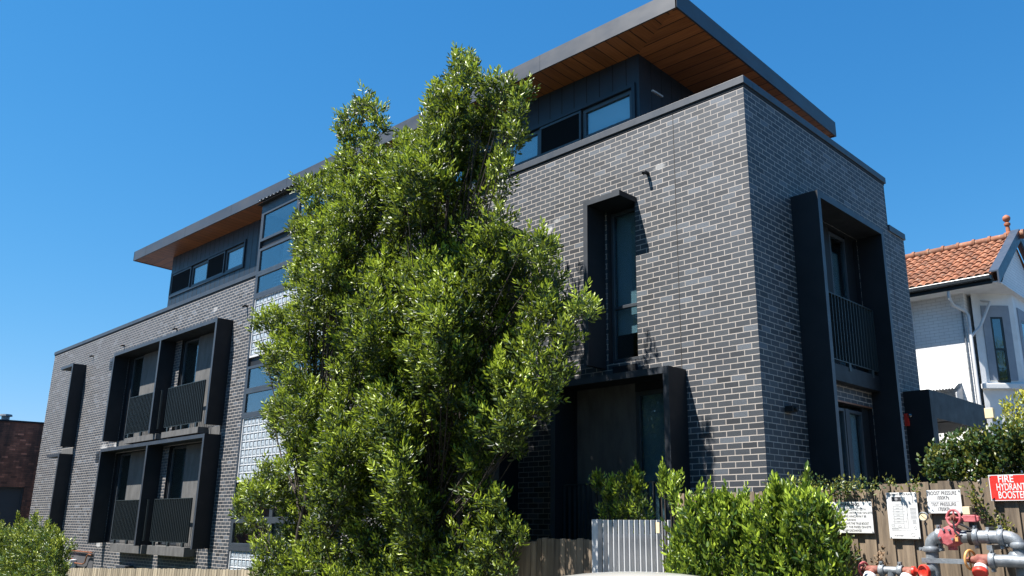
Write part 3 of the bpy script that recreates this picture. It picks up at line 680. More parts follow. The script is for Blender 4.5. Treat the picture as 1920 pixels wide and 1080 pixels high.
for s_ in (-1, 1):
    ye = RYr + s_ * (RYr - EY + .12); ze = EZ - .1
    a_ = (RYr, RZ + .2); b_ = (ye, ze + .02); d_ = .30
    bb.hexa([(GX - .22, a_[0], a_[1]), (GX, a_[0], a_[1]), (GX, b_[0], b_[1] + .12), (GX - .22, b_[0], b_[1] + .12), (GX - .22, a_[0], a_[1] + .035), (GX, a_[0], a_[1] + .035), (GX, b_[0], b_[1] + .155), (GX - .22, b_[0], b_[1] + .155)])
    bb.hexa([(GX - .04, a_[0], a_[1] - d_), (GX, a_[0], a_[1] - d_), (GX, b_[0], b_[1] - .2), (GX - .04, b_[0], b_[1] - .2), (GX - .04, a_[0], a_[1] - .001), (GX, a_[0], a_[1] - .001), (GX, b_[0], b_[1] + .119), (GX - .04, b_[0], b_[1] + .119)])
bb.build('barge_board', M['bargeblue'], H)
gt = MB(); gt.box(-14, GX - .2, EY - .14, EY - .02, EZ - .12, EZ + .0); gt.box(-14, GX - .2, EY - .02, EY + .02, EZ - .22, EZ - .0); gt.build('gutter', M['gutter'], H, bevel=.02)
ev = MB(); ev.box(-14, GX - .05, EY + .02, HY + .02, EZ - .2, EZ - .17); ev.box(HX, GX - .05, HY + .02, 16.5, EZ - .2, EZ - .17); ev.build('eave_lining', M['whiterender'], H)
gw = MB(); gw.add([(GX - .2, 12.15, EZ - .17), (GX - .2, 15.9, EZ - .17), (GX - .2, 14.0, RZ - .1)], [(0, 1, 2)]); gw.build('gable_infill', M['whitebrick'], H)
# bay window: three facets
pts = [(-.62, 12.22), (.16, 12.98), (.16, 14.9), (-.62, 15.7)]
bw_ = MB()
for i in range(3):
    (xa, ya), (xb, yb) = pts[i], pts[i + 1]; bw_.add([(xa, ya, -.2), (xb, yb, -.2), (xb, yb, 7.24), (xa, ya, 7.24)], [(0, 1, 2, 3)])
bay = bw_.build('bay_wall', M['whiterender'], H)
def facet_box(mb, i, a, b, z0, z1, o0, o1):
    (xa, ya), (xb, yb) = pts[i], pts[i + 1]; L = math.hypot(xb - xa, yb - ya); tx, ty = (xb - xa) / L, (yb - ya) / L; nx, ny = ty, -tx
    def q(u, o, z): return (xa + tx * u + nx * o, ya + ty * u + ny * o, z)
    mb.hexa([q(a, o1, z0), q(b, o1, z0), q(b, o0, z0), q(a, o0, z0), q(a, o1, z1), q(b, o1, z1), q(b, o0, z1), q(a, o0, z1)])
sill = MB()
for i, spans in ((0, [(.42, .74)]), (1, [(.45, 1.3)]), (2, [(.42, .74)])):
    L = math.hypot(pts[i + 1][0] - pts[i][0], pts[i + 1][1] - pts[i][1])
    for a, b in spans:
        sur = MB(); gl = MB(); wf = MB(); dk = MB(); facet_box(dk, i, a + .04, b - .04, 4.95, 6.55, .0015, .003)
        facet_box(sur, i, a - .2, a, 4.95, 6.9, .002, .03); facet_box(sur, i, b, b + .2, 4.95, 6.9, .002, .03); facet_box(sur, i, a, b, 6.6, 6.9, .002, .03)
        facet_box(gl, i, a + .04, b - .04, 4.95, 6.56, .004, .008)
        facet_box(wf, i, a, a + .05, 4.9, 6.6, .003, .02); facet_box(wf, i, b - .05, b, 4.9, 6.6, .003, .02); facet_box(wf, i, a + .05, b - .05, 6.55, 6.6, .003, .02); facet_box(wf, i, a + .05, b - .05, 5.72, 5.78, .009, .02); facet_box(wf, i, a + .05, b - .05, 4.9, 4.95, .003, .02)
        sur.build('window_surround', M['stucco'], H); wo = wf.build('window', M['gutter'], H); gl.build('pane', M['tintglass'], wo); dk.build('blind', M['roomdark'], wo)  # the dark sheet behind each pane stands in for the unlit room
    facet_box(sill, i, -.04, L + .04, 4.72, 4.86, .002, .12)
sill.build('sill', M['whiterender'], H, bevel=.02)
nb = MB(); facet_box(nb, 0, .45, .72, 3.95, 4.2, .002, .02); vv = nb.build('wall_vent', M['stucco'], H)
# downpipe, awning, conduit
dp = MB(); dp.tube([(-.93, 11.5, 7.2), (-.93, 11.5, 7.0), (-.90, 11.62, 6.86), (-.72, 11.93, 6.72), (-.66, 11.95, 6.6), (-.66, 11.95, 0)], .042, 12); dp.tube([(-.62, 12.5, 7.1), (-.2, 12.3, 6.95), (-.45, 12.1, 6.3), (-.66, 11.97, 6.05)], .038, 12)
dp.build('downpipe', M['white'], H, smooth=True)
dp = MB(); dp.tube([(-.80, 11.96, 6.8), (-.80, 11.96, 0)], .02, 8); dp.build('conduit', M['galv'], H)
aw = MB(); n = 60; vs = []; fs = []
for i in range(n + 1):
    x = -2.0 + .95 * i / n; z = 4.72 + .018 * cos(2 * pi * (x / .075)); vs += [(x, 11.98, z + .22), (x, 11.5, z)]
for i in range(n): fs.append((2 * i, 2 * i + 1, 2 * i + 3, 2 * i + 2))
aw.add(vs, fs); awo = aw.build('window_awning', M['white'], H)
MB().hexa([(-1.06, 11.5, 3.7), (-1.03, 11.5, 3.7), (-1.03, 11.98, 3.7), (-1.06, 11.98, 3.7), (-1.06, 11.5, 4.6), (-1.03, 11.5, 4.6), (-1.03, 11.98, 4.8), (-1.06, 11.98, 4.8)]).build('side_cheek', M['slat'], awo)
MB().box(-.55, -.35, 11.85, 12.02, 3.95, 4.2).build('meter_box', M['cream'], H, bevel=.01)


# ------------------------------------------------------------------ leaves
def leaf_cloud(name, m, pos, axis, parent=None, per=9, length=.085, width=.03, spread=.9, twig=.10, seed=1, tint_base=.35, tint_var=.25, young=.25, droop=0., extra=None):
    """One mesh of many folded leaves: at every pos a sprig along axis carrying `per` leaves."""
    r = np.random.default_rng(seed); n = len(pos); pos = np.asarray(pos, float); axis = np.asarray(axis, float)
    axis = axis / (np.linalg.norm(axis, axis=1, keepdims=True) + 1e-9)
    ref = np.where(np.abs(axis[:, 2:3]) < .9, np.array([[0, 0, 1.]]), np.array([[1., 0, 0]]))
    u = np.cross(axis, ref); u /= np.linalg.norm(u, axis=1, keepdims=True); w = np.cross(axis, u)
    k = per; ang = (np.arange(k)[None, :] * 2.4 + r.uniform(0, 6.28, (n, 1)) + r.normal(0, .35, (n, k)))
    frac = (np.arange(k)[None, :] + r.uniform(0, .6, (n, k))) / k                       # along the twig
    rad = np.cos(ang)[..., None] * u[:, None, :] + np.sin(ang)[..., None] * w[:, None, :]
    open_ = spread * (1.15 - .75 * frac)[..., None]
    d = axis[:, None, :] * (1 - .35 * open_) + rad * open_ + r.normal(0, .16, (n, k, 3)); d[..., 2] -= droop
    d /= np.linalg.norm(d, axis=2, keepdims=True)
    base = pos[:, None, :] + axis[:, None, :] * (frac[..., None] - .5) * twig * 1.6 + rad * .006
    side = np.cross(d, rad + r.normal(0, .35, (n, k, 3))); side /= np.linalg.norm(side, axis=2, keepdims=True) + 1e-9
    nor = np.cross(side, d)
    L = (length * r.uniform(.65, 1.2, (n, k)) * (1.0 - .25 * frac))[..., None]; Wd = L * (width / length) * r.uniform(.85, 1.2, (n, k, 1))
    p0 = base; p5 = base + d * L - nor * L * .10; lft = side * Wd * .5; fold = nor * Wd * .28
    a1 = base + d * L * .33 + lft + fold; a2 = base + d * L * .70 + lft * .82 + fold * .7 - nor * L * .03
    b1 = base + d * L * .33 - lft + fold; b2 = base + d * L * .70 - lft * .82 + fold * .7 - nor * L * .03
    V = np.stack([p0, a1, a2, p5, b2, b1], axis=2).reshape(-1, 3)
    nl = n * k; o = np.arange(nl)[:, None] * 6
    F = np.concatenate([o + np.array([[0, 3, 2, 1]]), o + np.array([[0, 5, 4, 3]])], axis=1).reshape(-1)
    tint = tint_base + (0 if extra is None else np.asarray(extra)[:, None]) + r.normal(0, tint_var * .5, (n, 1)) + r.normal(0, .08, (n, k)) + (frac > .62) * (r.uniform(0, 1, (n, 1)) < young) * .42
    tint = np.clip(tint, 0.02, .98).reshape(-1)
    me = bpy.data.meshes.new(name); me.vertices.add(nl * 6); me.vertices.foreach_set("co", V.astype(np.float32).reshape(-1))
    me.loops.add(nl * 8); me.loops.foreach_set("vertex_index", F.astype(np.int32)); me.polygons.add(nl * 2)
    me.polygons.foreach_set("loop_start", np.arange(0, nl * 8, 4, dtype=np.int32)); me.update(calc_edges=True)
    at = me.attributes.new("tint", 'FLOAT', 'POINT'); at.data.foreach_set("value", np.repeat(tint, 6).astype(np.float32))
    me.materials.append(m); ob = bpy.data.objects.new(name, me); S.collection.objects.link(ob)
    if parent is not None: attach(ob, parent)
    return ob
def inside(poly, x, y):
    c = np.zeros(len(x), bool); p = np.asarray(poly, float); j = len(p) - 1
    for i in range(len(p)):
        xi, yi = p[i]; xj, yj = p[j]
        c ^= ((yi > y) != (yj > y)) & (x < (xj - xi) * (y - yi) / (yj - yi + 1e-9) + xi); j = i
    return c
def edge_dist(poly, x, y):
    p = np.asarray(poly, float); best = np.full(len(x), 1e9)
    for i in range(len(p)):
        a = p[i]; b = p[(i + 1) % len(p)]; ab = b - a; t = np.clip(((x - a[0]) * ab[0] + (y - a[1]) * ab[1]) / (ab @ ab + 1e-9), 0, 1)
        best = np.minimum(best, np.hypot(x - a[0] - t * ab[0], y - a[1] - t * ab[1]))
    return best
def plane_poly(px, Y): return [(q[0], q[2]) for q in (P(x, y, Y) for x, y in px)]
def clumps_in(poly, Y, n, thick, rmin, rmax, r, lobes=None):
    """Clump centres through the volume of a crown whose outline on the plane Y is poly (x, z)."""
    p = np.asarray(poly); lo, hi = p.min(0), p.max(0); out = []
    cand = r.uniform(lo, hi, (n * 60, 2)); cand = cand[inside(poly, cand[:, 0], cand[:, 1])]; d = edge_dist(poly, cand[:, 0], cand[:, 1])
    for (x, z), dd in zip(cand, d):
        if lobes and dd < .55 and math.sin(x * 6.1 + 2.3 * math.sin(z * 2.9)) * math.cos(z * 5.3 + 1.7 * math.sin(x * 2.1)) < -.05: continue
        if lobes and z < 1.75 and r.uniform() < .5: continue
        rad = r.uniform(rmin, rmax); rad = min(rad, max(rmin * .42, dd * .95))
        if dd < rad * .9: continue
        if lobes:
            w_ = .5 + .5 * math.sin(x * lobes[0] + 1.1 * math.sin(z * .8 + x * .4) + lobes[2]) * math.cos(z * lobes[1] + .9 * math.sin(x * 1.3))
            if w_ < .30 and dd > .25 and r.uniform() < .6: continue
            y = Y - min(thick, .22 + 1.1 * dd) * (1.9 * w_ - .75) * r.uniform(.75, 1.05)
            if r.uniform() < .16: y = Y + thick * .6 * r.uniform(.2, 1.)
            y = min(y, -1.3)
        else:
            t = min(thick, .25 + .95 * dd); y = Y + t * (1 - rad) * r.choice([-1, -1, -1, 1]) * r.uniform(.35, 1.) ** .5
        q = np.array([x, y, z])
        k_ = (q[1] - CAM[1]) / (Y - CAM[1]); q = np.array([CAM[0] + (q[0] - CAM[0]) * k_, q[1], CAM[2] + (q[2] - CAM[2]) * k_])
        if any(np.sum((q - c[0]) ** 2) < (.62 * (rad + c[1]) * .9) ** 2 for c in out): continue
        out.append((q, rad))
        if len(out) >= n: break
    if lobes:                                            # small tip clusters that keep the outline ragged
        m_ = 0
        for (x, z), dd in zip(cand[::-1], d[::-1]):
            if .03 < dd < .30:
                rad = r.uniform(.09, .17); yy = Y - r.uniform(-.25, .35); k_ = (yy - CAM[1]) / (Y - CAM[1]); q = np.array([CAM[0] + (x - CAM[0]) * k_, yy, CAM[2] + (z - CAM[2]) * k_])
                if any(np.sum((q - c[0]) ** 2) < (.75 * rad + .5 * c[1]) ** 2 for c in out): continue
                out.append((q, rad)); m_ += 1
                if m_ > n * .38: break
    return out
def sprigs_on(cl, r, dens, core, up=.55):
    """Sprig positions and directions over the upper, outer side of each clump."""
    P_, A_, E_ = [], [], []
    for c, rad in cl:
        n = int(dens * (rad / .3) ** 2); v = r.normal(0, 1, (n, 3)); v /= np.linalg.norm(v, axis=1, keepdims=True); v[:, 2] = v[:, 2] * .85 + .12
        rr = rad * (r.uniform(.45, 1.08, (n, 1)) ** .6) * (1 + .30 * np.sin(v[:, 0:1] * 7 + c[0] * 5) * np.sin(v[:, 2:3] * 6 + c[2] * 3))
        ns_ = min(n, max(3, int(n * .34))); nd = 4; sd_ = r.normal(0, 1, (nd, 3)) * np.array([.9, .7, .45]) + np.array([0, -.15, .75]); sd_ /= np.linalg.norm(sd_, axis=1, keepdims=True)
        pick = r.integers(0, nd, ns_); v[:ns_] = sd_[pick] + r.normal(0, .10, (ns_, 3)); rr[:ns_, 0] = rad * r.uniform(.5, 1.75, ns_)   # twigs that reach out of the clump
        p = c + v * rr * np.array([1, 1, 1.12]); out = c - core; out = out / (np.linalg.norm(out) + 1e-6)
        E_.append(np.clip((rr[:, 0] / rad - .78) * .55, -.14, .34) + np.clip(v[:, 2] * .22, -.2, .2) + float(r.normal(0, .10)))  # tint rises outward and upward: young growth, and inner shade put into the colour
        P_.append(p); A_.append(v * .75 + out * .35 + np.array([0, -.05, up]) + r.normal(0, .25, (n, 3)))
    return np.concatenate(P_), np.concatenate(A_), np.concatenate(E_)
def branches(mb, root, cl, r, frac=.22, stem_x=None):
    for c, rad in cl:
        if r.uniform() > frac: continue
        z0 = root[2] + (c[2] - root[2]) * r.uniform(.45, .8); a = np.array([root[0] + (c[0] - root[0]) * .25, root[1], z0]); mid = a * .45 + c * .55 + np.array([0, 0, -.12])
        mb.tube([a, mid, c], [.014, .010, .005], 5)
def tree(name, label, px, Y, base_x, stems, n, rmin, rmax, thick, dens, seed, cat='tree', group=None, m='leaf', lobes=None, **kw):
    r = np.random.default_rng(seed); poly = plane_poly(px, Y); cl = clumps_in(poly, Y, n, thick, rmin, rmax, r, lobes)
    cen = np.mean([c for c, _ in cl], axis=0); root = empty(name, (base_x, Y, ground_z(base_x)), label, cat, group)
    core = lambda: cen
    Pp, Aa, Ee = [], [], []
    for c, rad in cl:
        a, b, e = sprigs_on([(c, rad)], r, dens, np.array([c[0] * .6 + cen[0] * .4, Y + .6, c[2] - .6])); Pp.append(a); Aa.append(b); Ee.append(e)
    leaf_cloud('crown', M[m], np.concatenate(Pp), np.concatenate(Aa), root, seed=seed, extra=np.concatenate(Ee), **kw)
    tk = MB(); ztop = max(c[2] for c, _ in cl) - 1.7; gz = ground_z(base_x)
    for (sx, tx, rad) in stems:
        pts = []; rs = []
        for i in range(9):
            f_ = i / 8; pts.append((sx + (tx - sx) * f_ + .10 * sin(5 * f_ + sx), Y + .08 * sin(7 * f_ + sx * 2), gz - .1 + (ztop - gz) * f_)); rs.append(rad * (1 - .85 * f_))
        tk.tube(pts, rs, 10)
    tk.build('trunk', M['bark'], root, smooth=True)
    bm_ = MB(); branches(bm_, (base_x, Y, gz), cl, r); bm_.build('limbs', M['bark'], root)
    return root

A_PX = [(690, 176), (712, 205), (722, 240), (700, 262), (740, 300), (775, 330), (790, 420), (770, 520), (760, 640), (740, 760), (745, 880), (730, 1000), (720, 1110),
        (480, 1110), (478, 1040), (500, 1005), (470, 985), (432, 965), (455, 920), (500, 880), (545, 850), (505, 800), (500, 760), (540, 735), (505, 705), (495, 655), (520, 640), (468, 612), (500, 585), (560, 575),
        (535, 545), (555, 500), (560, 470), (545, 420), (575, 395), (565, 345), (605, 335), (640, 300), (655, 268), (628, 248), (648, 228), (628, 205), (665, 208)]
B_PX = [(862, 98), (893, 118), (890, 150), (950, 142), (990, 178), (985, 205), (968, 235), (985, 262), (955, 300), (958, 345), (945, 395), (965, 445), (1010, 440), (1050, 455), (1035, 490), (1060, 520), (1038, 560), (1075, 575),
        (1122, 565), (1118, 590), (1080, 625), (1098, 640), (1058, 672), (1065, 700), (1030, 720), (1052, 745), (1040, 790), (1005, 800), (975, 850), (930, 860), (905, 890), (925, 915), (950, 950), (930, 1000), (915, 1050), (900, 1110),
        (700, 1110), (650, 1000), (640, 950), (700, 925), (690, 840), (668, 800), (690, 730), (715, 650), (705, 560), (735, 470), (725, 400), (700, 350), (735, 290), (760, 262), (800, 258), (805, 215), (785, 185), (828, 170), (838, 130)]
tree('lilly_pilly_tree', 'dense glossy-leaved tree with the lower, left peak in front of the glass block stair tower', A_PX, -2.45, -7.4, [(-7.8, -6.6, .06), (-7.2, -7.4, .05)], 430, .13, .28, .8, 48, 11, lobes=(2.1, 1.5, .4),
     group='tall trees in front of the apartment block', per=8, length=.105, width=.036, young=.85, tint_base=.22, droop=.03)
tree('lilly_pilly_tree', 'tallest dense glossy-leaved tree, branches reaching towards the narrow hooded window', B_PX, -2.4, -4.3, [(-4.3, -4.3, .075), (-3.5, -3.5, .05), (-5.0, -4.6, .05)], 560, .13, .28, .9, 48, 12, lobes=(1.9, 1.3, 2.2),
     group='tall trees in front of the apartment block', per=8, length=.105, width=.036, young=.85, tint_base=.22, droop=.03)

# unseen trees added behind the camera, for window reflections and a dimmer side wall
r_ = np.random.default_rng(77); Pp, Aa = [], []
for (x0, y0, x1, y1, n_) in ((-62, -27, 30, -27, 34), (25, -27, 25, 14, 16)):
    for k in range(n_):
        f_ = (k + r_.uniform(-.3, .3)) / n_; cx_, cy_ = x0 + (x1 - x0) * f_, y0 + (y1 - y0) * f_; R_h = r_.uniform(2.2, 3.6); hh = r_.uniform(6., 10.5); m_ = 330
        v = r_.normal(0, 1, (m_, 3)); v /= np.linalg.norm(v, axis=1, keepdims=True)
        Pp.append(np.array([cx_, cy_, hh * .5]) + v * np.array([R_h, 2., hh * .52]) * r_.uniform(.6, 1.05, (m_, 1))); Aa.append(v + np.array([0, 0, .4]))
tl_ = leaf_cloud('added_treeline', M['leaf'], np.concatenate(Pp), np.concatenate(Aa), None, per=5, length=.52, width=.27, spread=1., twig=.5, seed=78, tint_base=.3, young=.2); tl_['kind'] = 'stuff'
tag(tl_, 'added mass of unseen trees for the windows to mirror')

# ------------------------------------------------------------------ fences
def paling_fence(name, label, x0, x1, Y, top, m, w=.1, gap=.004, lap=False, thick=.018, rails=True, jitter=.012, drop=1.7, seed=3, slope=None):
    r = random.Random(seed); root = empty(name, ((x0 + x1) / 2, Y, ground_z((x0 + x1) / 2)), label, 'fence', 'timber fences along the footpath'); mb = MB(); x = x0; i = 0; n = 0
    while x < x1:
        ww = w * r.uniform(.85, 1.12); zt = top(x) + r.uniform(-jitter, jitter); gz = ground_z(x) - .02; yo = (.02 if (lap and i % 2) else 0) + r.uniform(0, .004); lean = r.uniform(-.006, .006)
        a, b = x, min(x + ww, x1 + w)
        mb.hexa([(a, Y + yo - thick, gz), (b, Y + yo - thick, gz), (b, Y + yo, gz), (a, Y + yo, gz), (a + lean, Y + yo - thick, zt - r.uniform(0, .012)), (b + lean, Y + yo - thick, zt), (b + lean, Y + yo, zt), (a + lean, Y + yo, zt - .004)], r.random())
        x += (ww - .018 if lap else ww + gap); i += 1
    mb.build('palings', m, root)
    if rails:
        rl = MB(); n = 12
        for k in range(n):
            a, b = x0 + (x1 - x0) * k / n, x0 + (x1 - x0) * (k + 1) / n
            for dz in (.2, 1.):
                za, zb = top(a) - dz, top(b) - dz; rl.hexa([(a, Y + .03, za - .07), (b, Y + .03, zb - .07), (b, Y + .07, zb - .07), (a, Y + .07, za - .07), (a, Y + .03, za), (b, Y + .03, zb), (b, Y + .07, zb), (a, Y + .07, za)])
        rl.build('rail', m, root)
    return root
paling_fence('paling_fence', 'tall weathered lapped paling fence behind the hydrant signs, ivy over its top', -.08, 4.9, -2.0, lambda x: 1.86 if x < 2.3 else 1.9 + .03 * (x - 2.3), M['fence'], w=.115, lap=True, seed=5)
paling_fence('paling_fence', 'short grey weathered paling fence between the tall trees and the pale slat gate', -3.6, -1.40, -2.0, lambda x: 1.33 if x > -2.4 else 1.29, M['fence'], w=.1, seed=6)
paling_fence('picket_fence', 'long low bleached picket fence below the balconies', -24., -3.65, -2.0, lambda x: .64 + (x + 9.7) * (.036 if x < -9.7 else .10), M['palefence'], w=.11, gap=.018, seed=8, jitter=.01)
g_ = empty('slat_gate', (-.7, -2.0, ground_z(-.7)), 'pale grey metal gate of upright blades between the timber fence and the hedge', 'gate')
mb = MB(); gz = ground_z(-.7)
for i in range(13): x = -1.16 + i * .082; mb.box(x, x + .016, -2.06, -1.99, gz + .06, 1.565, i / 13)
mb.build('blades', M['slat'], g_, bevel=.002)
MB().box(-1.33, -1.235, -2.07, -1.98, gz, 1.57).build('gate_post', M['slat'], g_, bevel=.004)
mb = MB(); mb.box(-1.23, -.08, -1.985, -1.945, .35, .4); mb.build('gate_rail', M['slat'], g_); MB().box(-1.23, -.08, -1.985, -1.945, 1.35, 1.40).build('gate_rail', M['slat'], g_)
mb = MB(); mb.box(-1.23, -.08, -1.94, -1.935, gz + .05, 1.37); mb.build('backing_sheet', M['slat'], g_)
MB().box(-.33, -.28, -2.075, -2.061, 1.42, 1.54).build('latch', M['cream'], g_)

# ------------------------------------------------------------------ hedges, shrubs, ivy
def shrub(name, label, px, Y, thick, n, rmin, rmax, dens, seed, m, base=None, cat='shrub', group=None, stems=True, up=.55, shoots=0, **kw):
    r = np.random.default_rng(seed); poly = plane_poly(px, Y); cl = clumps_in(poly, Y, n, thick, rmin, rmax, r)
    cx = float(np.mean([c[0] for c, _ in cl])); root = empty(name, (cx, Y, ground_z(cx)), label, cat, group); Pp, Aa, Ee = [], [], []
    for c, rad in cl:
        a, b, e = sprigs_on([(c, rad)], r, dens, np.array([c[0], Y, c[2] - .5]), up); Pp.append(a); Aa.append(b); Ee.append(e)
    if shoots:
        top = sorted(cl, key=lambda q: -q[0][2] - .25 * r.uniform())[:max(shoots * 2, 8)]
        for k in range(shoots):
            c, rad = top[int(r.integers(len(top)))]; L_ = .03 + .24 * r.uniform() ** 3; b0 = c + np.array([r.uniform(-.6, .6) * rad, -r.uniform(0, .6) * rad, rad * .5]); dr = np.array([r.normal(0, .14), r.normal(0, .1), 1.])
            for j in range(7): Pp.append((b0 + dr * L_ * j / 6)[None]); Aa.append((dr + r.normal(0, .12, 3))[None]); Ee.append(np.array([.12 + .05 * j]))
    leaf_cloud('foliage', M[m], np.concatenate(Pp), np.concatenate(Aa), root, seed=seed, extra=np.concatenate(Ee), **kw)
    if stems:
        sm = MB(); gz = ground_z(cx)
        for c, rad in cl[::3]: sm.tube([(cx + (c[0] - cx) * .5, Y, gz), ((cx + c[0]) / 2 + (c[0] - cx) * .25, (Y + c[1]) / 2, (gz + c[2]) / 2), c], [.016, .012, .005], 6)
        sm.build('stems', M['bark'], root)
    return root
shrub('hedge', 'bright green leafy hedge with upright shoots in front of the warning sign', [(1262, 1005), (1275, 980), (1275, 960), (1300, 945), (1330, 955), (1352, 940), (1375, 955), (1410, 965), (1432, 945), (1462, 925), (1480, 915), (1500, 940), (1520, 935), (1545, 950), (1560, 970), (1580, 970), (1572, 1010), (1590, 1040), (1596, 1180), (1262, 1180), (1252, 1060)],
      -2.62, .40, 260, .09, .17, 62, 21, 'hedgeleaf', cat='hedge', per=9, length=.078, width=.034, spread=.75, twig=.13, young=.55, tint_base=.24, up=.9, shoots=50)
shrub('upright_shrub', 'tall thin shoot of leaves beside the pale slat gate', [(1240, 900), (1258, 889), (1280, 900), (1272, 925), (1268, 960), (1280, 990), (1258, 990), (1250, 945), (1236, 925)], -2.3, .1, 16, .06, .1, 90, 22, 'hedgeleaf', shoots=6, per=9, length=.07, width=.026, spread=.7, twig=.1, young=.6, up=.9)
shrub('leafy_shrub', 'dark green shrub with orange leaf tips behind the pale slat gate', [(1095, 905), (1120, 892), (1140, 905), (1150, 925), (1165, 890), (1190, 888), (1210, 905), (1195, 930), (1215, 950), (1218, 975), (1210, 1010), (1130, 1010), (1125, 960), (1140, 935), (1112, 925)], -1.55, .28, 60, .08, .14, 60, 23, 'leaf', shoots=10, per=9, length=.08, width=.028, young=.5, up=.7)
shrub('leafy_bush', 'rounded glossy green bush with yellow tips at the lower left corner', [(0, 985), (20, 1000), (40, 975), (60, 970), (85, 985), (92, 1005), (120, 1015), (132, 1035), (118, 1060), (128, 1080), (130, 1180), (-60, 1180), (-60, 985)], -4.4, .6, 200, .12, .24, 60, 24, 'bushleaf', per=9, length=.075, width=.032, young=.4, tint_base=.27, up=.6, shoots=20)
shrub('ivy', 'thick ivy mounded over the fence above the boost pressure sign', [(1742, 905), (1738, 880), (1745, 855), (1770, 835), (1800, 822), (1830, 812), (1870, 806), (1925, 800), (1990, 810), (1990, 915), (1930, 915), (1900, 915), (1862, 915), (1846, 915), (1835, 905), (1800, 912), (1770, 915)], -1.80, .16, 330, .06, .12, 110, 25, 'ivyleaf', cat='ivy', stems=False, per=7, length=.056, width=.040, spread=1.1, young=.06, tint_base=.12, tint_var=.30, up=.3)
shrub('ivy', 'thin trailing ivy along the fence top above the warning and block plan signs', [(1440, 915), (1470, 905), (1500, 902), (1550, 905), (1600, 904), (1650, 903), (1690, 906), (1735, 902), (1735, 921), (1690, 921), (1650, 923), (1600, 936), (1560, 938), (1520, 942), (1480, 942), (1445, 945)], -2.03, .06, 150, .03, .06, 170, 26, 'ivyleaf', cat='ivy', stems=False, per=6, length=.042, width=.022, spread=1.1, young=.2, tint_base=.2, tint_var=.4, up=.3)
for lab, px, n, sd, mm in (('narrow ivy strand climbing the fence under the red hydrant sign', [(1815, 900), (1840, 915), (1848, 955), (1872, 975), (1905, 995), (1915, 1030), (1892, 1012), (1858, 990), (1832, 965), (1820, 935)], 40, 31, 'ivyleaf'),
                      ('ivy on the fence boards below the warning sign', [(1590, 1005), (1605, 1010), (1612, 1060), (1600, 1090), (1560, 1090), (1555, 1010)], 34, 32, 'ivyleaf'),
                      ('dry brown ivy stems at the foot of the fence under the block plan sign', [(1640, 1020), (1660, 1040), (1668, 1066), (1650, 1078), (1636, 1060)], 14, 33, 'dryleaf')):
    shrub('ivy', lab, px, -2.06, .04, n, .03, .06, 190, sd, mm, cat='ivy', stems=False, per=6, length=.038, width=.022, spread=1.1, young=.25, tint_base=.4, tint_var=.4, up=.2)
shrub('understory_shrub', 'low dark tangled shrubs at the foot of the trees along the fence', [(490, 1075), (520, 1020), (560, 1035), (600, 1010), (640, 1030), (690, 990), (730, 1010), (780, 1000), (830, 1020), (870, 985), (900, 1000), (940, 960), (985, 985), (990, 1020), (965, 1050), (960, 1130), (500, 1130)], -2.4, .3, 260, .10, .2, 40, 28, 'leaf', per=8, length=.085, width=.032, young=.3, tint_base=.24, up=.6, shoots=14)
shrub('yellow_green_shrub', 'yellow green shrub rising behind the ivy at the right edge', [(1868, 775), (1880, 765), (1905, 745), (1930, 735), (1990, 730), (1990, 850), (1910, 850), (1895, 810)], 1.0, .5, 60, .12, .2, 40, 27, 'yellowleaf', per=8, length=.06, width=.026, young=.4, up=.6)
tree('garden_tree', 'green tree seen past the far corner of the white house', [(1903, 575), (1940, 560), (2000, 540), (2080, 600), (2090, 800), (1980, 850), (1900, 830), (1905, 700), (1912, 640)], 24, float(P(1985, 700, 24)[0]), [(float(P(1985, 700, 24)[0]), float(P(1985, 700, 24)[0]) + .1, .2)], 110, .5, .8, 1.8, 40, 41, m='yellowleaf', per=8, length=.16, width=.06)

# ------------------------------------------------------------------ signs on the fence
def face_text(s, size, x, z, y, parent, m, align='CENTER', bold=0., xs=1., fit=None):
    c = bpy.data.curves.new('lettering', 'FONT'); c.body = s; c.size = size; c.align_x = align; c.align_y = 'CENTER'; c.offset = bold; c.extrude = .0004; c.space_line = 1.0
    o = bpy.data.objects.new('lettering', c); S.collection.objects.link(o); o.location = (x, y, z); o.rotation_euler = (pi / 2, 0, 0); o.scale = (xs, 1, 1); c.materials.append(m)
    me = bpy.data.meshes.new_from_object(o); bpy.data.objects.remove(o); me.name = 'lettering'; wd = max(v.co.x for v in me.vertices) - min(v.co.x for v in me.vertices); xs = fit / wd if fit else xs; me.materials.clear(); me.materials.append(m)
    o = bpy.data.objects.new('lettering', me); S.collection.objects.link(o); o.location = (x, y, z); o.rotation_euler = (pi / 2, 0, 0); o.scale = (xs, 1, 1); attach(o, parent); return o
M['signwhite'] = noisy("white sign enamel", (.58, .58, .57), (.68, .68, .67), 5., .35); M['signred'] = noisy("red sign enamel", (.62, .02, .015), (.70, .035, .025), 6., .35); M['ink'] = mat("black ink", (.03, .03, .035), .6); M['greyink'] = mat("faded grey ink", (.25, .25, .26), .6)
YS = -2.045
def sign(name, label, x0, x1, z0, z1, m):
    s_ = MB().box(x0, x1, YS, YS + .006, z0, z1).build(name, m, None, bevel=.0015); tag(s_, label, 'sign')
    sc = MB()
    for x in (x0 + .012, x1 - .012):
        for z in (z0 + .012, z1 - .012): sc.tube([(x, YS - .004, z), (x, YS - .0005, z)], .006, 10)
    sc.build('screws', M['galv'], s_); return s_
w_ = sign('warning_sign', 'white warning notice with black capital lettering, partly behind the hedge', 1.79, 2.262, 1.448, 1.745, M['signwhite'])
face_text('WARNING', .046, 2.04, 1.717, YS - .001, w_, M['ink'], bold=.0012, fit=.2)
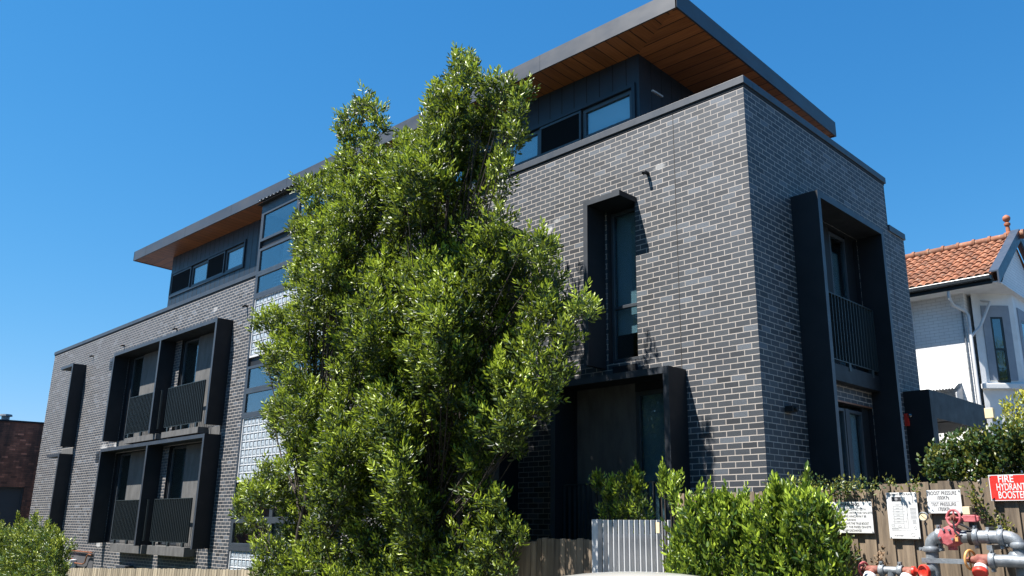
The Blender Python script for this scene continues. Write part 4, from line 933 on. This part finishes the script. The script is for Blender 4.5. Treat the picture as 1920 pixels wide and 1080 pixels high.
for i, t_ in enumerate(('BOOSTER IS CONNECTED IN', 'SERIES ( RELAY ) WITH THE ON-SITE', 'FIRE PUMPS WHICH MAY BE', 'RUNNING', 'GAUGE SHOWS THE TRUE BOOST', 'PRESSURE AT THE FIXED ON-SITE', 'PUMP DISCHARGE')):
    face_text(t_, .029, 2.045, 1.672 - i * .0335, YS - .001, w_, M['ink'], fit=.0133 * len(t_))
p_ = sign('block_plan_sign', 'white hydrant block plan sheet with a fine line drawing', 2.412, 2.70, 1.402, 1.826, M['signwhite'])
face_text('HYDRANT BLOCK PLAN', .024, 2.545, 1.808, YS - .001, p_, M['ink'], fit=.21)
lg = MB().box(2.462, 2.552, YS - .0012, YS - .0002, 1.745, 1.785).build('logo_plate', M['ink'], p_)
MB().tube([(2.507, YS - .0022, 1.765), (2.507, YS - .0014, 1.765)], .014, 20).build('logo_mark', M['greyink'], lg)
pl = MB(); e_ = YS - .0008
def ln(x0, z0, x1, z1, t=.0007):
    if abs(x1 - x0) > abs(z1 - z0): pl.box(x0, x1, e_ - .0003, e_, z0 - t, z0 + t)
    else: pl.box(x0 - t, x0 + t, e_ - .0003, e_, z0, z1)
for k in range(6): ln(2.47, 1.70 - k * .031, 2.56, 1.70 - k * .031); ln(2.455, 1.715 - k * .031, 2.58, 1.715 - k * .031, .0004); ln(2.495, 1.712 - k * .031, 2.525, 1.712 - k * .031, .0012)
for x in (2.47, 2.56, 2.60): ln(x, 1.50, x, 1.715)
ln(2.44, 1.475, 2.62, 1.475); ln(2.44, 1.50, 2.60, 1.50); ln(2.60, 1.745, 2.60, 1.50)
for (a, b, c, d) in ((2.44, 1.517, 2.465, 1.53), (2.44, 1.485, 2.50, 1.495), (2.505, 1.505, 2.53, 1.52)): ln(a, b, c, b); ln(a, d, c, d); ln(a, b, a, d); ln(c, b, c, d)
for k in range(6): ln(2.655, 1.785 - k * .011, 2.667, 1.785 - k * .011, .0022)
for k in range(9): ln(2.628, 1.68 - k * .012, 2.684, 1.68 - k * .012, .0016)
for k in range(4): ln(2.64, 1.57 - k * .01, 2.675, 1.57 - k * .01, .0012)
for k in range(3): ln(2.585 + k * .006, 1.55 + k * .03, 2.585 + k * .006, 1.57 + k * .03, .0015)
for (cx_, cz_, rr_) in ((2.662, 1.50, .013), (2.635, 1.44, .017)): pl.torus((cx_, e_, cz_), (0, 1, 0), rr_, .0009, 20, 5)
pl.build('plan_drawing', M['greyink'], p_)
face_text('MILLER STREET', .013, 2.50, 1.43, YS - .001, p_, M['greyink'])
b_ = sign('pressure_sign', 'white sign giving the boost pressure and test pressure', 2.795, 3.098, 1.632, 1.842, M['signwhite'])
for t_, z in (('BOOST PRESSURE', 1.812), ('1000KPa', 1.770), ('TEST PRESSURE', 1.712), ('1700KPa', 1.668)): face_text(t_, .046, 2.938, z, YS - .001, b_, M['ink'], fit={'B': .246, 'T': .222, '1': .108}[t_[0]])
MB().box(2.80, 3.093, YS - .0008, YS - .0002, 1.739, 1.7405).build('divider_line', M['greyink'], b_)
f_ = sign('hydrant_booster_sign', 'red sign with bold white capitals high on the fence beside the ivy', 3.352, 3.80, 1.738, 1.962, M['signred'])
bd = MB(); bd.box(3.352, 3.80, YS - .0012, YS - .0002, 1.738, 1.744); bd.box(3.352, 3.80, YS - .0012, YS - .0002, 1.956, 1.962); bd.box(3.352, 3.358, YS - .0012, YS - .0002, 1.744, 1.956); bd.build('border', M['signwhite'], f_)
for t_, z, x, w in (('FIRE', 1.922, 3.49, .125), ('HYDRANT', 1.853, 3.525, .235), ('BOOSTER', 1.785, 3.53, .23)): face_text(t_, .086, x, z, YS - .0014, f_, M['signwhite'], bold=.0014, fit=w)

# ------------------------------------------------------------------ fire hydrant booster
def Z(x, y, Y=-2.3): q = P(1590 + x / 5.818, 900 + y / 5.818, Y); return float(q[0]), float(q[2])
YB = -2.30
HB = empty('hydrant_booster', (3.2, YB, 0), 'galvanised fire hydrant booster pipework with red valves and handwheels in front of the paling fence', 'hydrant booster')
RP = .055
vx, _ = Z(918, 800); hz = Z(1300, 618)[1]; rx = Z(1868, 700)[0]
def arc(cx_, cz_, rr_, a0, a1, n=9): return [(cx_ + rr_ * cos(radians(a0 + (a1 - a0) * i / n)), YB, cz_ + rr_ * sin(radians(a0 + (a1 - a0) * i / n))) for i in range(n + 1)]
R1 = .095
pp = [(vx, YB, -.1), (vx, YB, hz - R1)] + arc(vx + R1, hz - R1, R1, 180, 90) + [(rx - R1, YB, hz)] + arc(rx - R1, hz - R1, R1, 90, 0) + [(rx, YB, -.1)]
MB().tube(pp, RP, 22).build('main_pipe', M['galv'], HB, smooth=True)
def coupling(x, z, ax, r_=RP, name='coupling', y=YB):
    A = {'x': (1, 0, 0), 'z': (0, 0, 1)}[ax]; o = Vector((x, y, z)) - Vector(A) * .024
    mb = MB().rings(o, Vector(A), [(0, r_ + .001), (0, r_ + .012), (.012, r_ + .018), (.036, r_ + .018), (.048, r_ + .012), (.048, r_ + .001)], 22)
    for s_ in (-1, 1):
        if ax == 'z': mb.box(x + s_ * (r_ + .014), x + s_ * (r_ + .05), y - .02, y + .02, z - .014, z + .014); mb.tube([(x + s_ * (r_ + .034), y - .035, z), (x + s_ * (r_ + .034), y + .035, z)], .009, 8)
        else: mb.box(x - .014, x + .014, y - .02, y + .02, z + s_ * (r_ + .012), z + s_ * (r_ + .042)); mb.tube([(x, y - .035, z + s_ * (r_ + .028)), (x, y + .035, z + s_ * (r_ + .028))], .009, 8)
    return mb.build(name, M['galv'], HB, smooth=True)
coupling(vx, Z(918, 755)[1], 'z'); coupling(Z(1000, 600)[0], hz, 'x'); coupling(Z(1395, 600)[0], hz, 'x'); coupling(Z(1672, 600)[0], hz, 'x'); coupling(rx, Z(1850, 712)[1], 'z')
# red valve body
vb, vz = Z(1130, 612)
mb = MB().rings(Vector((vb - .085, YB, hz)), Vector((1, 0, 0)), [(0, RP), (0, .062), (.02, .074), (.06, .092), (.11, .092), (.15, .074), (.17, .062), (.17, RP)], 10)
mb.rings(Vector((vb - .01, YB - .05, hz)), Vector((0, -1, 0)), [(0, .085), (.03, .082), (.045, .07), (.05, .02), (.052, 0)], 8); mb.tube([(vb, YB, hz - .07), (vb, YB, hz - .115)], .04, 10)
mb.build('valve_body', M['redpaint'], HB, smooth=True)
bt = MB()
for dx, dz in ((-.055, -.01), (.03, .055), (.05, -.02), (-.02, .06)): bt.tube([(vb - .01 + dx, YB - .095, hz + dz), (vb - .01 + dx, YB - .112, hz + dz)], .011, 6)
bt.build('bolts', M['galv'], HB)
# butterfly valve with gearbox and handwheel
gx, gzz = Z(1340, 420); MB().tube([(gx, YB, hz + .05), (gx, YB, gzz - .02)], .022, 12).rings(Vector((gx - .03, YB, hz)), Vector((1, 0, 0)), [(0, RP), (0, .07), (.07, .07), (.07, RP)], 16).build('valve_neck', M['blackrubber'], HB, smooth=True)
MB().box(gx - .055, gx + .05, YB - .045, YB + .03, gzz - .03, gzz + .03).tube([(gx - .2, YB - .03, gzz), (gx - .05, YB - .03, gzz)], .018, 12).box(gx + .05, gx + .075, YB - .03, YB + .02, gzz - .022, gzz + .022).build('gearbox', M['redpaint'], HB, bevel=.006)
def handwheel(x, z, y, axis, R, m, tilt=0):
    A = Vector(axis).normalized(); mb = MB().torus((x, y, z), A, R, .0105, 30, 8); u = A.orthogonal().normalized(); w = A.cross(u); c = Vector((x, y, z))
    for k in range(4):
        d = u * cos(pi / 4 + k * pi / 2 + tilt) + w * sin(pi / 4 + k * pi / 2 + tilt); mb.tube([c - A * .008, c + d * R], [.010, .007], 8)
    h = mb.build('handwheel', m, HB, smooth=True); MB().tube([c - A * .025, c + A * .02], [.024, .024], 12).tube([c + A * .021, c + A * .04], .011, 6).build('hub', M['rust'], h); return h
wx, wz = Z(1176, 412); handwheel(wx, wz, YB - .06, (-.35, -1, .1), .066, M['redpaint'])
sp_ = MB(); x_, z_ = Z(1195, 470); sp_.tube([(x_, YB - .11, z_), (x_ + .01, YB - .12, z_ - .07), (x_ + .035, YB - .12, z_ - .105), (x_ + .06, YB - .1, z_ - .1)], .009, 8); sp_.tube([(x_ + .03, YB - .08, z_), (x_ + .09, YB - .07, z_ - .03), (x_ + .12, YB - .06, z_ - .05)], .010, 8); sp_.build('locking_strap', M['blackrubber'], HB, smooth=True)
x_, z_ = Z(1238, 640); MB().box(x_ - .012, x_ + .012, YB - .13, YB - .11, z_ - .02, z_ + .014).torus((x_, YB - .12, z_ + .02), (0, 1, 0), .012, .003, 14, 6).build('padlock', M['yellowwheel'], HB)
# saddle clamp and strut
x_ = Z(1530, 600)[0]; mb = MB().rings(Vector((x_ - .012, YB, hz)), Vector((1, 0, 0)), [(0, RP + .001), (0, RP + .007), (.024, RP + .007), (.024, RP + .001)], 20); mb.box(x_ - .012, x_ + .012, YB - .01, YB + .2, hz + RP + .006, hz + RP + .026); mb.box(x_ - .014, x_ + .03, YB - .04, YB + .22, hz - RP - .05, hz - RP - .012); mb.build('saddle_clamp', M['galv'], HB)
# gauge
x_, z_ = Z(830, 398); ga = MB().rings(Vector((x_, YB + .0, z_)), Vector((0, -1, 0)), [(0, 0), (0, .040), (.032, .040), (.034, .036), (.026, .034), (.026, 0)], 26).build('gauge', M['galv'], HB, smooth=True)
MB().tube([(x_, YB - .0265, z_), (x_, YB - .028, z_)], .0335, 24).build('dial', M['cream'], ga); MB().hexa([(x_ - .016, YB - .031, z_ + .012), (x_ + .02, YB - .031, z_ - .018), (x_ + .02, YB - .029, z_ - .018), (x_ - .016, YB - .029, z_ + .012), (x_ - .014, YB - .031, z_ + .015), (x_ + .021, YB - .031, z_ - .017), (x_ + .021, YB - .029, z_ - .017), (x_ - .014, YB - .029, z_ + .015)]).build('needle', M['ink'], ga)
mb = MB().tube([(x_ + .008, YB - .01, z_ - .04), (x_ + .012, YB - .01, hz + .0)], .008, 8); mb.tube([(x_ + .010, YB - .01, z_ - .055), (x_ + .010, YB - .01, z_ - .075)], .014, 8); mb.build('gauge_stem', M['blackrubber'], HB)
# cross bracket
zb_ = Z(900, 875)[1]; xa_ = Z(830, 870)[0]; xb_ = Z(1350, 870)[0]; mb = MB(); mb.box(xa_, xb_, YB - .062, YB - .058, zb_ - .02, zb_ + .02); mb.box(xa_, xb_, YB - .058, YB - .03, zb_ + .016, zb_ + .02); mb.build('cross_bracket', M['galv'], HB)
# red-capped inlet on the riser
x_, z_ = Z(845, 985); ax = Vector((-.45, -1, -.05)).normalized(); c = Vector((vx, YB, z_))
MB().rings(c, ax, [(0, .045), (.06, .045), (.06, .052), (.09, .052), (.09, .045), (.11, .045)], 20).build('inlet_branch', M['galv'], HB, smooth=True)
MB().rings(c + ax * .10, ax, [(0, .04), (0, .058), (.012, .062), (.03, .060), (.034, .052), (.026, .046), (.018, .03), (.018, 0)], 20).build('inlet_cap', M['redcap'], HB, smooth=True)
# lower left twin inlets
x0_, zL = Z(200, 975); x1_ = Z(745, 975)[0]; xm, _ = Z(470, 975)
MB().tube([(Z(380, 975)[0], YB, zL), (Z(580, 975)[0], YB, zL)], .034, 16).tube([(xm, YB, zL), (xm, YB, -.1)], .036, 16).build('inlet_pipe', M['galv'], HB, smooth=True)
coupling(Z(370, 975)[0], zL, 'x', .036); coupling(Z(572, 975)[0], zL, 'x', .036)
for xa in (270, 668):
    x_ = Z(xa, 975)[0]; MB().rings(Vector((x_ - .055, YB, zL)), Vector((1, 0, 0)), [(0, .0), (0, .03), (.02, .038), (.09, .038), (.11, .03), (.11, 0)], 14).tube([(x_, YB, zL), (x_, YB - .06, zL - .05)], .034, 14).build('valve_body', M['rust'], HB, smooth=True)
    MB().rings(Vector((x_, YB - .055, zL - .045)), Vector((0, -1, -.85)), [(0, .036), (0, .044), (.02, .046), (.045, .044), (.045, .03), (.04, 0)], 18).build('hose_coupling', M['white'], HB, smooth=True)
handwheel(Z(175, 970)[0], zL, YB, (1, -.35, 0), .062, M['redpaint'])
x_ = Z(730, 975)[0]; MB().rings(Vector((x_ - .02, YB, zL)), Vector((1, 0, 0)), [(0, .03), (0, .045), (.02, .045), (.03, .03), (.05, .012), (.07, .010), (.07, 0)], 16).build('end_cap', M['redcap'], HB, smooth=True)
# lower right: pipe, valve with ochre handwheel
zr = Z(1750, 880)[1]; YR = YB - .08
MB().tube([(Z(1600, 880)[0], YR, zr), (4.3, YR, zr)], .05, 20).build('inlet_pipe', M['galv'], HB, smooth=True); coupling(Z(1612, 880)[0], zr, 'x', .05, y=YR)
x_ = Z(1505, 880)[0]; MB().rings(Vector((x_ - .09, YR, zr)), Vector((1, 0, 0)), [(0, .0), (0, .03), (.03, .035), (.05, .05), (.13, .05), (.15, .046), (.15, 0)], 14).tube([(x_, YR, zr), (x_, YR - .07, zr - .06)], .044, 14).build('valve_body', M['rust'], HB, smooth=True)
o_ = Vector((x_, YR - .065, zr - .055)); a_ = Vector((0, -1, -.95)).normalized()
MB().rings(o_, a_, [(0, .046), (0, .054), (.03, .056), (.034, .048)], 20).build('hose_coupling', M['white'], HB, smooth=True)
MB().rings(o_ + a_ * .035, a_, [(0, .048), (0, .060), (.012, .063), (.04, .060), (.045, .052), (.036, .046), (.03, 0)], 20).build('inlet_cap', M['redcap'], HB, smooth=True)
handwheel(Z(1372, 880)[0], zr, YR, (1, -.28, 0), .078, M['yellowwheel'])
x_, z_ = Z(1850, 850); MB().rings(Vector((x_, YB + .02, z_ - .05)), Vector((0, 0, 1)), [(0, .055), (0, .08), (.03, .088), (.07, .08), (.1, .06), (.1, .0)], 20).build('reducer', M['galv'], HB, smooth=True)
x_, z_ = Z(1315, 335, -2.06); MB().box(x_ - .032, x_ + .028, -2.12, -2.045, z_ - .035, z_ + .035).build('junction_box', M['cream'], HB, bevel=.004)

# ------------------------------------------------------------------ parked car at the kerb, its roof just in view
K = empty('parked_car', (2.24, -5.88, ground_z(1.9) - .16), 'warm white car parked at the kerb, only the crest of its roof in view', 'car')
cx0, cy0, cz0 = 2.24, -5.88, ground_z(1.9) - .185
stations = [(-2.05, .30, .62, .70), (-1.95, .25, .78, .80), (-1.2, .2, .92, .86), (-.75, .2, 1.02, .88), (.9, .2, 1.02, .88), (1.75, .22, 1.0, .86), (2.0, .3, .9, .82), (2.05, .35, .7, .74)]
mb = MB(); vs = []; fs = []; prof = lambda zb, zt, hw: [(-hw * .92, zb), (-hw, zb + .18), (-hw, (zb + zt) / 2 + .1), (-hw * .97, zt - .06), (-hw * .86, zt), (0, zt + .02), (hw * .86, zt), (hw * .97, zt - .06), (hw, (zb + zt) / 2 + .1), (hw, zb + .18), (hw * .92, zb)]
for sx, zb, zt, hw in stations: vs += [(cx0 + sx, cy0 + y, cz0 + z) for y, z in prof(zb, zt, hw)]
n_ = 11
for i in range(len(stations) - 1):
    for k in range(n_): fs.append((i * n_ + k, i * n_ + (k + 1) % n_, (i + 1) * n_ + (k + 1) % n_, (i + 1) * n_ + k))
fs += [tuple(range(n_)), tuple((len(stations) - 1) * n_ + k for k in range(n_ - 1, -1, -1))]
mb.add(vs, fs); bo = mb.build('body', M['carpaint'], K, smooth=True)
rf = MB(); vs = []; fs = []; nx_, ny_ = 14, 10
for i in range(nx_ + 1):
    for j in range(ny_ + 1):
        u = i / nx_ * 2 - 1; v = j / ny_ * 2 - 1; hw = .60 - .04 * abs(u); z = 1.46 - .085 * abs(u) ** 1.9 - .08 * abs(v) ** 2.0
        vs.append((cx0 + .15 + u * .85, cy0 + v * hw, cz0 + z))
for i in range(nx_):
    for j in range(ny_): fs.append((i * (ny_ + 1) + j, (i + 1) * (ny_ + 1) + j, (i + 1) * (ny_ + 1) + j + 1, i * (ny_ + 1) + j + 1))
rf.add(vs, fs); ro = rf.build('roof', M['carpaint'], K, smooth=True)
gh = MB(); c4 = [(-1.25, .80, 1.0), (1.62, .80, 1.02)]; top = [(-.68, .57, 1.375), (.98, .57, 1.375)]
(xa, ha, za), (xb, hb, zb) = c4; (xc, hc, zc), (xd, hd, zd) = top
gh.hexa([(cx0 + xa, cy0 - ha, cz0 + za), (cx0 + xb, cy0 - hb, cz0 + zb), (cx0 + xb, cy0 + hb, cz0 + zb), (cx0 + xa, cy0 + ha, cz0 + za), (cx0 + xc, cy0 - hc, cz0 + zc), (cx0 + xd, cy0 - hd, cz0 + zd), (cx0 + xd, cy0 + hd, cz0 + zd), (cx0 + xc, cy0 + hc, cz0 + zc)])
gh.build('windows', mat("dark car glass", (.02, .025, .03), .08), K)
for sx in (-1.3, 1.3):
    for sy in (-1, 1):
        wh = MB().rings(Vector((cx0 + sx, cy0 + sy * .66, cz0 + .31)), Vector((0, sy, 0)), [(0, .2), (0, .31), (.2, .31), (.2, .2)], 22).build('wheel', M['rubber'], K, smooth=True)
        MB().rings(Vector((cx0 + sx, cy0 + sy * .67, cz0 + .31)), Vector((0, sy, 0)), [(.16, .0), (.17, .2), (.19, .2)], 16).build('rim', M['galv'], wh, smooth=True)
for sy in (-1, 1):
    MB().box(cx0 - 2.06, cx0 - 2.0, cy0 + sy * .6 - .12, cy0 + sy * .6 + .12, cz0 + .6, cz0 + .72).build('headlight', M['white'], K, bevel=.02)
    MB().box(cx0 + 2.0, cx0 + 2.06, cy0 + sy * .62 - .1, cy0 + sy * .62 + .1, cz0 + .72, cz0 + .9).build('tail_light', M['redcap'], K, bevel=.02)
